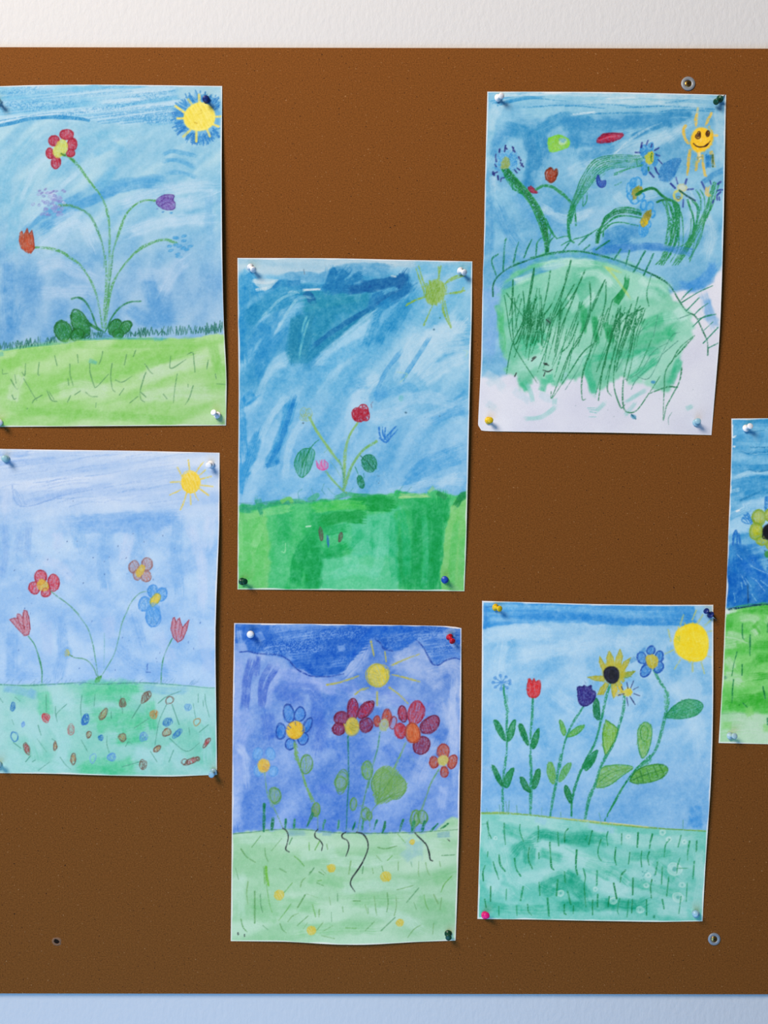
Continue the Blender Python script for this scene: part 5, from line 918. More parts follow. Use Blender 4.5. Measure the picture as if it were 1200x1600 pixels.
    leaf([(230, 108), (245, 112), (270, 150), (280, 182), (250, 165), (234, 135)], (22, 122, 58), (18, 112, 52)); leaf([(325, 68), (310, 75), (292, 120), (292, 162), (310, 155), (328, 100)], (28, 130, 62), (20, 116, 56))
    leaf([(370, 36), (388, 40), (402, 90), (396, 138), (380, 130), (362, 80)], (106, 176, 84), (90, 160, 80)); leaf([(480, 38), (462, 42), (432, 80), (420, 128), (445, 115), (475, 65)], (92, 172, 90), (80, 156, 80))
    leaf([(452, 148), (468, 160), (480, 200), (480, 235), (462, 215), (448, 175)], (22, 124, 58), (18, 112, 52)); leaf([(545, 50), (580, 20), (605, 0), (590, 40), (555, 75)], (30, 140, 80), (24, 124, 70))
    c.shape([(632, 62), (690, 48), (750, 48), (785, 60), (740, 95), (670, 145), (625, 158), (605, 150)], (116, 178, 90), (60, 146, 70), .8, -25, 2.4, 1.5, .7, 1.4)
    c.lines([[(620, 130), (680, 85), (770, 62)], [(625, 100), (680, 68)], [(640, 140), (700, 105)]], w=1.2, col=(60, 140, 70), al=.7)
    c.shape([(772, 115), (800, 78), (850, 52), (900, 42), (940, 48), (956, 70), (930, 105), (880, 128), (820, 138), (780, 132)], (90, 166, 60), (46, 126, 50), .85, -20, 2.4, 1.6, .7, 1.6)
    c.lines([[(780, 122), (860, 90), (950, 65)], [(820, 75), (835, 130)], [(850, 62), (872, 125)], [(885, 50), (910, 110)], [(915, 48), (935, 85)], [(800, 95), (812, 130)]], w=1.2, col=(40, 116, 48), al=.8)
    D([[(980, 100), (1060, 60), (1140, 100)], [(300, 240), (360, 200)], [(850, 250), (1000, 260)]], 24, (140, 188, 228), .5, .5)
    D([[(1090, 240), (1100, 330)], [(1050, 320), (1130, 340)], [(1080, 300), (1100, 350)]], 18, (66, 146, 216), .55, .5)
    gm = c.mask([(0, 284), (150, 285), (300, 295), (400, 308), (540, 322), (700, 338), (850, 352), (1200, 368), (1200, 900), (0, 900)], 1, .8)
    c.wash((100, 192, 176), (160, 212, 210), gm, 24, 9, 14, .8, .1, 1, 20)
    dp = (34, 160, 128); md = (66, 178, 150)
    D([[(280, 420), (350, 390), (480, 420), (600, 420)], [(420, 410), (560, 400), (660, 420)], [(190, 490), (240, 440), (300, 430)], [(280, 450), (270, 540)], [(330, 640), (420, 600), (520, 640), (560, 720)], [(400, 660), (480, 640), (540, 700)], [(320, 640), (400, 680)], [(400, 740), (560, 740), (720, 740)], [(640, 720), (800, 740), (860, 720)], [(450, 580), (520, 620)]], 20, dp, .6, .6, edge=.05)
    D([[(560, 500), (700, 580), (760, 630)], [(540, 540), (680, 600)], [(40, 740), (200, 760), (380, 760)], [(760, 620), (920, 660), (1040, 700)], [(320, 480), (440, 510)], [(760, 500), (980, 480)], [(880, 520), (1000, 620)], [(140, 360), (240, 400)]], 18, md, .55, .7)
    D([[(60, 420), (120, 560), (80, 700)], [(140, 440), (180, 600), (260, 660)], [(200, 600), (300, 600), (420, 560)], [(60, 620), (200, 700)], [(420, 460), (560, 520), (700, 540)], [(660, 400), (880, 420), (1100, 420)], [(1100, 460), (1120, 620), (1100, 780)], [(620, 640), (760, 680)], [(100, 300), (300, 330), (480, 360)], [(900, 760), (1060, 780)]], 20, (170, 216, 214), .55, .6)
    D([[(560, 340), (620, 360), (700, 370)], [(300, 315), (360, 330)]], 12, (150, 200, 220), .6, .4)
    c.dabs([[(440, 450), (520, 490), (600, 500)], [(560, 530), (660, 600)], [(240, 560), (340, 540)]], w=4, col=(130, 204, 190), al=.6, streak=.8)
    # water rings
    for x, y, r in [(688, 716, 18), (930, 378, 14), (1028, 638, 14), (1008, 700, 26), (428, 680, 16), (960, 412, 12), (860, 590, 12), (1036, 424, 10), (820, 760, 18), (990, 560, 34), (762, 400, 10), (850, 640, 12), (600, 660, 10), (108, 408, 8)]:
        c.blob(x, y, r, r * .9, 0, (190, 224, 220), .55, 1.5); c.ell(x, y, r, r * .9, 0, (206, 230, 226), 1.6, .5, .1); c.blob(x, y, r * .35, r * .35, 0, (70, 160, 150), .6, .8)
    c.line([(35, 286), (150, 285), (300, 296), (420, 310), (560, 325), (720, 342), (900, 358), (1140, 368)], 3.2, (150, 180, 74), .8, .25)
    c.line([(35, 284), (200, 288), (400, 308), (640, 335), (900, 358), (1140, 370)], 1.4, (86, 150, 60), .8, .3)
    c.line([(380, 306), (560, 322), (760, 342), (860, 352)], 1.6, (222, 214, 150), .7, .4)
    for x, y in [(70, 285), (130, 285), (165, 280), (172, 283), (335, 300), (430, 308), (628, 330), (1030, 362), (215, 285)]:
        c.line([(x, y), (x + c.r.uniform(-10, 6), y - c.r.uniform(20, 60))], .9, (80, 150, 120), .7, .2)
    gm_ = (22, 130, 70)
    mk = [[(150, 335), (152, 390), (156, 438)], [(228, 340), (228, 375), (245, 425)], [(318, 348), (320, 385), (316, 425)], [(415, 380), (420, 445)], [(465, 362), (450, 385), (448, 430)], [(585, 372), (575, 410), (568, 440)], [(560, 395), (552, 415)], [(662, 375), (656, 405), (660, 445)], [(730, 385), (728, 440)], [(810, 380), (806, 450)], [(880, 388), (872, 420), (866, 458)], [(965, 412), (945, 440), (938, 500)], [(1020, 392), (1006, 450)], [(1062, 420), (1054, 470), (1052, 515)], [(1098, 420), (1096, 470)], [(375, 430), (380, 500), (384, 550), (396, 565)], [(275, 455), (270, 510), (290, 560)], [(322, 480), (322, 508)], [(508, 468), (504, 540), (512, 588)], [(628, 415), (614, 460), (616, 500), (630, 520)], [(700, 455), (696, 505), (704, 540)], [(770, 478), (764, 535)], [(828, 470), (824, 510), (828, 550)], [(866, 475), (856, 500), (864, 540)], [(1016, 505), (1004, 545), (1000, 580)], [(1002, 555), (1055, 556)], [(1086, 520), (1080, 605)], [(906, 525), (896, 585)], [(930, 550), (926, 635)], [(540, 558), (550, 600), (545, 650), (552, 745)], [(608, 570), (606, 640)], [(748, 566), (728, 590), (722, 625)], [(448, 575), (452, 628)], [(96, 525), (110, 570), (124, 612)], [(125, 490), (132, 540), (154, 572)], [(56, 545), (46, 580), (48, 620)], [(690, 630), (704, 705)], [(786, 605), (784, 685)], [(878, 612), (872, 655), (876, 702)], [(962, 598), (952, 692)], [(1052, 630), (1048, 720)], [(414, 615), (408, 690)], [(322, 628), (326, 690)], [(84, 648), (84, 720)], [(162, 660), (160, 715)], [(244, 648), (232, 715)], [(365, 705), (372, 790)], [(448, 735), (446, 775), (455, 782)], [(492, 740), (490, 778)], [(585, 712), (584, 785)], [(612, 685), (610, 745)], [(668, 695), (662, 745)], [(720, 705), (708, 760), (714, 782)], [(764, 712), (756, 795)], [(782, 708), (778, 775)], [(852, 712), (852, 788)], [(930, 710), (938, 755)], [(1022, 695), (1012, 780)], [(124, 745), (124, 790)], [(212, 740), (214, 788)], [(265, 735), (272, 770), (286, 788)], [(55, 710), (62, 752)], [(66, 330), (74, 380), (86, 410)], [(70, 475), (68, 500)], [(200, 510), (210, 560), (232, 595)], [(462, 670), (478, 735)]]
    for p in mk: c.line(p, c.r.uniform(1.3, 2.2), c.r.choice([gm_, (30, 140, 84), (20, 120, 60)]), .85, .2)
    c.speck(16, (820, 560, 900, 620), (40, 140, 130), (.5, 1.4), .5); c.blob(890, 795, 6, 8, 0, (30, 130, 90), .7)
    c.lines([[(40, 340), (70, 335)], [(70, 320), (72, 410)]], w=1.2, col=(60, 150, 110), al=.6)

def paint_black_eyed_flower(c):              # streaky sky, dark blue scribble, yellow petals around a black heart
    A, B = (1100, 640, 5.93), (1100, 900, 5.93)
    c.wash((66, 150, 204), (140, 194, 228), 1, 40, 4, -8, .8, -.2, 1, 1)
    c.view(*A)
    D = lambda L, w, col, al=.65, st=.5, **k: c.dabs(L, w=w, col=col, al=al, streak=st, **k)
    E = 2300
    D([[(250, 120), (600, 100), (E, 130)], [(330, 380), (470, 410), (700, 400), (E, 430)], [(260, 560), (500, 540), (E, 520)], [(250, 850), (380, 830), (600, 750), (E, 700)], [(280, 700), (500, 640), (E, 620)]], 12, (40, 136, 196), .7, .7)
    D([[(280, 220), (600, 180), (E, 200)], [(320, 320), (600, 330), (E, 320)], [(270, 470), (450, 480), (E, 470)], [(360, 610), (600, 580), (E, 570)]], 10, (126, 188, 224), .6, .8)
    D([[(240, 1000), (400, 930), (600, 890), (E, 880)], [(230, 1130), (330, 1060), (420, 1080)], [(400, 1150), (560, 1000), (1200, 960)]], 26, (164, 206, 234), .75, .5)
    D([[(270, 640), (440, 580), (700, 600)], [(230, 760), (330, 740)]], 8, (170, 208, 232), .6, .8)
    c.lines([[(340, 385), (420, 405), (600, 395), (900, 400)], [(400, 550), (500, 572), (700, 540)], [(330, 845), (420, 800), (520, 760)], [(430, 350), (600, 352)], [(400, 215), (560, 190)]], w=2.2, col=(30, 118, 176), al=.6, g=.35)
    c.dabs([[(262, 130), (262, 250), (300, 240)], [(245, 700), (240, 780)], [(290, 945), (330, 930)], [(265, 340), (290, 345)], [(235, 880), (225, 1000)]], w=4, col=(214, 226, 236), al=.85, streak=.4)
    # deep blue lower sky
    dm = c.mask([(200, 1250), (300, 1230), (400, 1240), (700, 1230), (E + 200, 1180), (E + 200, 1900), (190, 1850)], 1.2, 2.5)
    c.wash((24, 106, 186), (70, 150, 210), dm, 20, 5, 60, .8, -.6, .95, 9)
    D([[(420, 1320), (600, 1290), (900, 1300)], [(480, 1420), (600, 1400)], [(430, 1430), (580, 1480)]], 14, (120, 180, 220), .7, .8)
    D([[(400, 1360), (480, 1440), (560, 1540), (700, 1600)], [(340, 1390), (430, 1520), (600, 1640)]], 16, (30, 112, 200), .8, .5)
    D([[(240, 1400), (260, 1600), (240, 1800)], [(300, 1350), (310, 1560), (300, 1800)], [(360, 1500), (400, 1800)], [(500, 1600), (560, 1800)]], 16, (22, 104, 190), .75, .6)
    c.lines([[(375, 1560), (430, 1640)], [(345, 1540), (380, 1620)], [(430, 1450), (540, 1500), (700, 1560)], [(350, 1390), (300, 1340)], [(290, 1700), (270, 1780)], [(460, 1560), (560, 1680)]], w=1.3, col=(170, 206, 230), al=.6, g=.3)
    c.speck(26, (440, 1290, 1600, 1420), (20, 40, 90), (.4, 1.0), .8)
    bu = (38, 122, 200)
    D([[(265, 1240), (272, 1170), (290, 1125), (300, 1170), (300, 1240)], [(320, 1150), (330, 1230), (350, 1320)]], 4.5, bu, .85, .3)
    c.lines([[(262, 1250), (270, 1160), (290, 1120), (305, 1160), (300, 1250)], [(318, 1150), (330, 1240)]], w=2.2, col=(30, 104, 190), al=.8, g=.2)
    for p in [[(440, 1060), (380, 1050), (345, 1025), (360, 1005), (400, 1040)], [(430, 1050), (400, 1010), (355, 1000)], [(440, 1040), (400, 990), (370, 975), (390, 1010)], [(445, 1045), (420, 990), (398, 955), (405, 1000)]]: c.line(p, 2.2, bu, .85, .2)
    for k in range(5): c.line([(565 + k * 6, 810), (562 + k * 6, 880), (560 + k * 6, 950)], 2, bu, .8, .25)
    # petals (the heart lies past the photo's edge)
    for e in [(505, 1000, 62, 72, 0), (480, 1130, 62, 80, 15), (600, 980, 40, 60, 0), (540, 1215, 60, 40, 0), (700, 1000, 60, 70, -10), (750, 1120, 66, 70, 0), (700, 1230, 62, 60, 10), (620, 1250, 50, 50, 0)]:
        c.petal(*e, (170, 180, 44), (126, 160, 56), .6, 75, 2.6, 1.8, .7, 1.5, 3)
    c.blob(480, 1130, 40, 45, 0, (190, 190, 20), .6, 4); c.blob(505, 990, 36, 40, 0, (176, 200, 150), .6, 4); c.blob(545, 1000, 20, 60, 0, (150, 180, 120), .6, 3)
    c.blob(618, 1130, 84, 78, 0, (18, 16, 20), .97, 1)
    c.line([(545, 1100), (560, 1075), (600, 1070)], 1, (120, 120, 120), .5); c.line([(540, 1150), (545, 1190), (590, 1200)], 1.6, (24, 24, 24), .9)
    c.blob(590, 1340, 34, 36, 0, (60, 140, 60), .85, 1); c.petal(660, 1420, 40, 80, 20, (40, 140, 60), (24, 110, 50), .7)
    D([[(618, 1260), (630, 1500), (625, 1850)]], 6, (40, 130, 60), .8)
    c.view(*B)
    D([[(400, 70), (402, 160), (405, 260)]], 3, (20, 76, 130), .8, .2)
    D([[(210, 100), (280, 200), (300, 270)], [(460, 100), (560, 200)]], 14, (24, 108, 192), .7, .5)
    c.lines([[(270, 160), (285, 240)], [(430, 10), (480, 40)], [(440, 170), (480, 230)], [(340, 60), (350, 120)], [(520, 40), (580, 90)]], w=1.6, col=(150, 200, 226), al=.6, g=.3)
    gm = c.mask([(150, 305), (220, 306), (420, 280), (600, 262), (E + 200, 200), (E + 200, 1700), (100, 1700)], .8, .6)
    c.wash((84, 190, 78), (144, 212, 128), gm, 40, 8, -6, .8, -.1, 1, 20)
    D([[(200, 305), (210, 360)], [(200, 330), (300, 310)]], 10, (216, 226, 232), .7, .5)
    D([[(220, 340), (400, 310), (600, 300), (E, 260)], [(230, 400), (220, 480)], [(400, 900), (500, 780), (700, 760), (E, 740)], [(430, 620), (600, 640), (E, 600)], [(180, 1150), (400, 1130), (700, 1120), (E, 1100)], [(180, 1200), (300, 1180), (700, 1180)], [(420, 950), (600, 930), (E, 900)]], 17, (66, 176, 60), .75, .6)
    D([[(320, 400), (420, 380), (520, 420)], [(200, 540), (300, 560), (380, 590)], [(460, 480), (500, 540)], [(180, 640), (300, 620)], [(200, 760), (280, 860)], [(560, 380), (640, 420), (900, 400)], [(190, 930), (360, 940)], [(280, 970), (340, 1000)]], 16, (176, 216, 176), .65, .6)
    D([[(450, 480), (500, 420)], [(440, 460), (480, 480), (520, 540)]], 6, (84, 184, 72), .7, .3)
    D([[(150, 1330), (300, 1310), (700, 1330), (E, 1300)], [(140, 1450), (400, 1420), (800, 1440), (E, 1420)], [(150, 1550), (500, 1520), (E, 1530)]], 22, (188, 220, 190), .75, .5)
    c.put((188, 216, 192), c.mask([(-100, 1290), (300, 1275), (800, 1300), (2600, 1280), (2600, 1800), (-100, 1800)], 3, 3) * .7)
    D([[(160, 1380), (260, 1390)], [(400, 1240), (430, 1300)], [(380, 1260), (460, 1240)], [(540, 1400), (700, 1420)]], 14, (130, 204, 110), .6, .5)
    D([[(180, 945), (205, 930)]], 5, (70, 130, 120), .6)
    c.line([(222, 306), (330, 292), (430, 275), (520, 265), (600, 262), (900, 240)], 2.4, (16, 60, 90), .9, .25)
    gk = (24, 118, 66)
    for p, w in [([(352, 440), (350, 520), (355, 575), (368, 585)], 1.6), ([(425, 545), (422, 640), (420, 735)], 1.9), ([(300, 700), (275, 800), (255, 925)], 1.6), ([(352, 820), (350, 920)], 1.7), ([(270, 960), (262, 1080), (258, 1175)], 2.2), ([(545, 1025), (565, 1130)], 2.4), ([(360, 1175), (400, 1215)], 1.3), ([(588, 440), (585, 520)], 1.6), ([(590, 1320), (590, 1380)], 2.2), ([(700, 500), (690, 640)], 1.8), ([(860, 700), (870, 830)], 1.8), ([(1100, 450), (1090, 600)], 1.8), ([(1350, 800), (1340, 960)], 1.8), ([(1600, 520), (1620, 680)], 1.8), ([(900, 1050), (890, 1180)], 1.8), ([(1900, 900), (1880, 1050)], 1.8), ([(2100, 500), (2090, 640)], 1.8)]:
        c.line(p, w, gk, .85, .15)
    c.blob(325, 1194, 6, 5, 0, (30, 100, 60), .8)
    c.line([(160, 1275), (330, 1272), (400, 1278)], 1.1, (120, 180, 130), .6, .3)
# ------------------------------------------------------------------ settings measured on the photograph
STEP = 1.0
WALL_A, WALL_B = (.575, .565, .555), (.55, .54, .53)
BOARD_A, BOARD_B, BOARD_L, BOARD_D = (.100, .032, .0048), (.236, .078, .0135), (.36, .18, .07), (.03, .012, .005)
KEY_P, KEY_C = 164, (1.0, .9, .8)
FILL_P, FILL_C = 21, (.22, .53, 1.0)
WORLD_P, WORLD_C = .06, (.75, .85, 1.0)
G = [(1.308, 1.321, 1.396), (1.097, 1.160, 1.301), (1.095, 1.116, 1.194), (1.029, 1.150, 1.373), (0.899, 1.065, 1.351), (0.840, 0.979, 1.220), (0.866, 0.948, 1.107)]   # how much daylight each sheet gets
SHEETS = [
 (paint_five_stem, 11, 'crayon_picture', "child's drawing of five flowers on one stem, sun with ragged blue collar, top left",
  [(-14, 134.5), (0, 134.5), (50, 133), (150, 132.3), (230, 133), (347, 134.2)], [(347, 134.2), (347.3, 259), (348.6, 397), (350.6, 508), (353.5, 560), (354.6, 600), (353, 664.8)],
  [(-14, 667), (0, 667), (90, 666.6), (185, 666), (353, 664.8)], [(-14, 134.5), (-13, 400), (-14, 667)], (.0006, .0075, .0022, .001), G[0]),
 (paint_dark_sky, 22, 'crayon_picture', "child's drawing of a small plant under a dark brushed blue sky, above a green field",
  [(371, 403), (522, 403.6), (620, 406), (738, 408.3)], [(738, 408.3), (737, 487), (733, 617), (730.5, 740), (728, 857), (725.6, 923.8)],
  [(371, 921), (555, 922), (725.6, 923.8)], [(371, 403), (371.7, 487), (373.4, 613), (372, 772), (371, 921)], (.0008, .0065, .0018, .0018), G[1]),
 (paint_green_hill, 33, 'crayon_picture', "child's drawing of a scribbled green hill, bending flowers and smiling sun, top right",
  [(761.5, 143), (945, 144), (1134.6, 148)], [(1134.6, 148), (1131, 247), (1126, 397), (1122, 527), (1117.5, 595), (1111.7, 679.7)],
  [(752, 672.3), (757, 673.3), (774, 674), (945, 676), (1111.7, 679.7)], [(761.5, 143), (757, 315), (756, 400), (754, 424), (752, 561), (748, 640), (747, 664), (752, 672.3)], (.0008, .0075, .002, .0015), G[2]),
 (paint_pale_meadow, 44, 'crayon_picture', "child's pale drawing of thin-stemmed flowers over mint ground dotted with seeds, lower left",
  [(-16, 701), (0, 701.4), (75, 702.6), (210, 704.3), (343, 707.4)], [(343, 707.4), (343.5, 825), (339.5, 939), (337.8, 980), (338.8, 1142), (339, 1210.5)],
  [(-16, 1208), (0, 1208), (90, 1208.3), (150, 1210.3), (270, 1213), (339, 1210.5)], [(-16, 701), (-15, 950), (-16, 1208)], (.0008, .007, .0028, .001), G[3]),
 (paint_rooted_flowers, 55, 'crayon_picture', "child's drawing of blue and red flowers with black roots under a scribbled blue cloud",
  [(365.8, 973.6), (509, 975), (632, 976.7), (694, 978), (712, 979.6), (721, 981.5)], [(721, 981.5), (720.4, 1088), (717, 1230), (717, 1282), (714, 1405), (711.8, 1469.8)],
  [(360.5, 1470.7), (447, 1470), (490, 1472), (525, 1474.4), (571, 1474.7), (648, 1471), (711.8, 1469.8)], [(365.8, 973.6), (364, 1088), (363, 1230), (362, 1343), (360.5, 1470.7)], (.001, .006, .0036, .0014), G[4]),
 (paint_row_of_flowers, 66, 'crayon_picture', "child's drawing of tall flowers in a row, among them a sunflower and red tulip",
  [(753.3, 938.9), (930, 944), (1020, 945), (1114.6, 945)], [(1114.6, 945), (1112.5, 1088), (1109.5, 1200), (1107, 1243), (1101.6, 1338), (1097.8, 1439.7)],
  [(746, 1436), (835, 1436), (962, 1438.4), (1025, 1440), (1097.8, 1439.7)], [(753.3, 938.9), (752.7, 1057), (752, 1200), (750.4, 1275), (746, 1436)], (.0008, .006, .0022, .0015), G[5]),
 (paint_black_eyed_flower, 77, 'crayon_picture', "child's drawing cut off at the right edge of the photo, yellow flower with black heart",
  [(1143, 654), (1200, 653.5), (1510, 656)], [(1510, 656), (1506, 900), (1494, 1170)],
  [(1123, 1161), (1200, 1162.7), (1494, 1170)], [(1143, 654), (1143, 690), (1141, 750), (1138, 808), (1135.5, 870), (1134.6, 915), (1132, 950), (1130, 1018), (1127, 1085), (1123, 1161)], (.0008, .003, .001, .0028), G[6]),
]
f1, f2, f3, f4, f5, f6, f7 = 'five-stem flower drawing', 'dark-sky drawing', 'green hill drawing', 'pale seed-dotted drawing', 'black-rooted flowers drawing', 'row of flowers drawing', 'black-hearted flower drawing'
PINS = [
 ('navy', 322, 155, 321, 154.3, 'dark navy push pin over the sun of the ' + f1 + ', top right corner'),
 ('white', 339.8, 649, 333, 644, 'white push pin in the bottom right corner of the ' + f1),
 ('white', -2.2, 660, -.6, 660.3, 'white push pin cut by the photo edge, bottom left corner of the ' + f1),
 ('teal', -4.5, 157.5, -3, 158, 'push pin almost outside the photo, top left corner of the ' + f1),
 ('white', 391, 417.3, 396.3, 421.8, 'white push pin in the top left corner of the ' + f2),
 ('white', 718.6, 423, 726.2, 426, 'white push pin beside the green sun, top right corner of the ' + f2),
 ('dkgreen', 378, 908.4, 382.8, 908.8, 'dark green push pin in the bottom left corner of the ' + f2),
 ('blue', 695, 906, 694.8, 904.6, 'blue push pin in the bottom right corner of the ' + f2),
 ('white', 777.5, 153.3, 784, 149.5, 'white push pin in the top left corner of the ' + f3),
 ('dkgreen', 1125.5, 154, 1115.3, 162.2, 'dark green push pin leaning left in the top right corner of the ' + f3),
 ('yellow', 762.8, 657, 766.4, 656.4, 'yellow push pin on the white bottom left corner of the ' + f3),
 ('ltblue', 1087.6, 660.7, 1090.7, 657.8, 'pale blue push pin on the white bottom right corner of the ' + f3),
 ('teal', 9, 717, 6.8, 716.2, 'pale teal push pin in the top left corner of the ' + f4),
 ('white', 329.5, 725.4, 325.6, 727.4, 'white push pin beside the sun, top right corner of the ' + f4),
 ('ltblue', 333.6, 1205.8, 330, 1211.2, 'light blue push pin hanging over the bottom right corner of the ' + f4),
 ('teal', -3.2, 1195, -2.6, 1195.4, 'teal push pin cut by the photo edge, bottom left corner of the ' + f4),
 ('white', 391.4, 991.4, 391, 990.6, 'white push pin in the top left corner of the ' + f5),
 ('red', 702, 994.7, 707.4, 1002.8, 'red push pin in the top right corner of the ' + f5),
 ('dkgreen', 700.2, 1458.4, 700.9, 1465.6, 'dark green push pin in the bottom right corner of the ' + f5),
 ('yellow', 773.4, 948.7, 781.4, 951.4, 'yellow push pin in the top left corner of the ' + f6),
 ('navy', 1110.8, 961, 1101.6, 953, 'navy push pin tipped sideways, top right corner of the ' + f6),
 ('magenta', 757.3, 1430, 760.6, 1430.4, 'bright pink push pin in the bottom left corner of the ' + f6),
 ('ltblue', 1087.2, 1428, 1086.2, 1427.6, 'clear pale blue push pin in the bottom right corner of the ' + f6),
 ('white', 1165, 669.5, 1172.8, 665.6, 'white push pin in the top left corner of the ' + f7),
 ('paleblue', 1140, 1149.7, 1148.6, 1150, 'pale grey-blue push pin in the bottom left corner of the ' + f7),
]
# ------------------------------------------------------------------ the place
import bpy, bmesh
from mathutils import Vector, Matrix
scene = bpy.context.scene
COL = scene.collection
K = .0008                    # metres of board per unit of the 1200 x 1600 plan of the board
DIST, ZC = 1.15, 1.45        # camera distance from the board and height above the floor
def at(px, py, h=0.0):       # a point of the plan, standing h metres out from the board face
    f = (DIST - h) / DIST
    return Vector(((px - 600) * K * f, -h, ZC + (800 - py) * K * f))
def lin(c):
    c = np.asarray(c, float) / 255
    return np.where(c <= .04045, c / 12.92, ((c + .055) / 1.055) ** 2.4)
def tag(o, label=None, cat=None, group=None, kind=None):
    if label: o['label'] = label
    if cat: o['category'] = cat
    if group: o['group'] = group
    if kind: o['kind'] = kind
    return o
def link(name, me, m=None, parent=None):
    o = bpy.data.objects.new(name, me); COL.objects.link(o)
    if m and me: me.materials.append(m)
    if parent: o.parent = parent
    return o
def from_bm(name, bm, m=None, parent=None, smooth_=True):
    me = bpy.data.meshes.new(name); bm.to_mesh(me); bm.free()
    if smooth_:
        for p in me.polygons: p.use_smooth = True
    return link(name, me, m, parent)
class Mat:
    def __init__(s, name, rough=.8, spec=.3, metal=0.0):
        s.m = bpy.data.materials.new(name); s.m.use_nodes = True
        s.t = s.m.node_tree; s.n = s.t.nodes; s.b = s.n['Principled BSDF']
        s.b.inputs['Roughness'].default_value = rough; s.b.inputs['Specular IOR Level'].default_value = spec; s.b.inputs['Metallic'].default_value = metal
    def node(s, typ, **kw):
        n = s.n.new(typ)
        for k, v in kw.items():
            if k in n.inputs: n.inputs[k].default_value = v
            else: setattr(n, k, v)
        return n
    def l(s, a, b): s.t.links.new(a, b)
    def noise(s, scale, detail=2.0, rough=.5, vec=None):
        n = s.node('ShaderNodeTexNoise', Scale=scale, Detail=detail, Roughness=rough)
        if vec is not None: s.l(vec, n.inputs['Vector'])
        return n.outputs['Fac']
    def coords(s, scale=(1, 1, 1)):
        tc = s.n.new('ShaderNodeTexCoord'); mp = s.n.new('ShaderNodeMapping'); mp.inputs['Scale'].default_value = scale
        s.l(tc.outputs['Object'], mp.inputs['Vector']); return mp.outputs['Vector']
    def ramp(s, fac, stops):
        r = s.n.new('ShaderNodeValToRGB'); e = r.color_ramp.elements
        while len(e) < len(stops): e.new(.5)
        for i, (p, c) in enumerate(stops): e[i].position = p; e[i].color = (*c, 1)
        s.l(fac, r.inputs['Fac']); return r.outputs['Color']
    def mix(s, fac, a, b, mode='MIX'):
        m = s.n.new('ShaderNodeMix'); m.data_type = 'RGBA'; m.blend_type = mode
        for v, i in ((fac, 0), (a, 6), (b, 7)):
            if isinstance(v, (int, float)): m.inputs[i].default_value = v
            elif isinstance(v, (tuple, list)): m.inputs[i].default_value = (*v, 1)
            else: s.l(v, m.inputs[i])
        return m.outputs[2]
    def bump(s, h, strength, dist):
        b = s.node('ShaderNodeBump', Strength=strength, Distance=dist); s.l(h, b.inputs['Height']); s.l(b.outputs['Normal'], s.b.inputs['Normal'])
    def color(s, c):
        if isinstance(c, (tuple, list)): s.b.inputs['Base Color'].default_value = (*c, 1)
        else: s.l(c, s.b.inputs['Base Color'])
# ---- wall
wm = Mat('painted_plaster', .85, .15)
v = wm.coords((1, 1, 1)); big = wm.noise(3, 2, .5, v); fine = wm.noise(160, 3, .6, wm.coords((1, 1, .55)))
wm.color(wm.mix(wm.noise(600, 2, .6, v), WALL_A, WALL_B))
wm.bump(fine, .3, .0022)
bm = bmesh.new()
T = .006                                    # board thickness
P = [(-2.6, -.5), (2.6, -.5), (2.6, 3.2), (-2.6, 3.2)]
fr = [bm.verts.new((x, T, z - .0)) for x, z in P]; bk = [bm.verts.new((x, T + .12, z)) for x, z in P]
bm.faces.new(fr); bm.faces.new(bk[::-1])
for i in range(4): bm.faces.new((fr[i], bk[i], bk[(i+1) % 4], fr[(i+1) % 4]))
bmesh.ops.recalc_face_normals(bm, faces=bm.faces)
tag(from_bm('wall_back', bm, wm.m, None, False), kind='structure')
# ---- pinboard
pm = Mat('brown_hardboard', .85, .08)
v = pm.coords()
base = pm.mix(pm.ramp(pm.noise(620, 4, .85, v), [(.36, (0, 0, 0)), (.64, (1, 1, 1))]), BOARD_A, BOARD_B)
base = pm.mix(pm.ramp(pm.noise(7, 3, .6, v), [(.35, (.93, .92, .9)), (.65, (1.06, 1.06, 1.06))]), base, base)
lt = pm.ramp(pm.noise(380, 1, .5, v), [(.70, (0, 0, 0)), (.78, (.8, .8, .8))])
base = pm.mix(lt, base, BOARD_L)
dk = pm.ramp(pm.noise(330, 1, .5, pm.coords((1, 1, 1.3))), [(.255, (1, 1, 1)), (.30, (0, 0, 0))])
base = pm.mix(dk, base, BOARD_D)
pm.color(base); pm.bump(pm.noise(900, 3, .7, v), .1, .0004)
bm = bmesh.new()
ed = [(-560, 72.5, 1551.9), (1780, 76.9, 1554.4)]
q = []
for (px, pt, pb) in ed:
    for py in (pt, pb):
        a = at(px, py); q.append((bm.verts.new(a), bm.verts.new(a + Vector((0, T, 0)))))
TL, BL, TR, BR = q
for f in ((TL[0], BL[0], BR[0], TR[0]), (TL[1], TR[1], BR[1], BL[1]), (TL[0], TR[0], TR[1], TL[1]), (BL[0], BL[1], BR[1], BR[0]), (TL[0], TL[1], BL[1], BL[0]), (TR[0], BR[0], BR[1], TR[1])):
    bm.faces.new(f)
bmesh.ops.recalc_face_normals(bm, faces=bm.faces)
bmesh.ops.bevel(bm, geom=bm.edges[:], offset=.0003, segments=2, profile=.6, affect='EDGES')
board = tag(from_bm('mounted_pinboard', bm, pm.m, None, False), 'wide brown speckled hardboard pinboard on the white wall, covered with pinned drawings', 'pinboard')
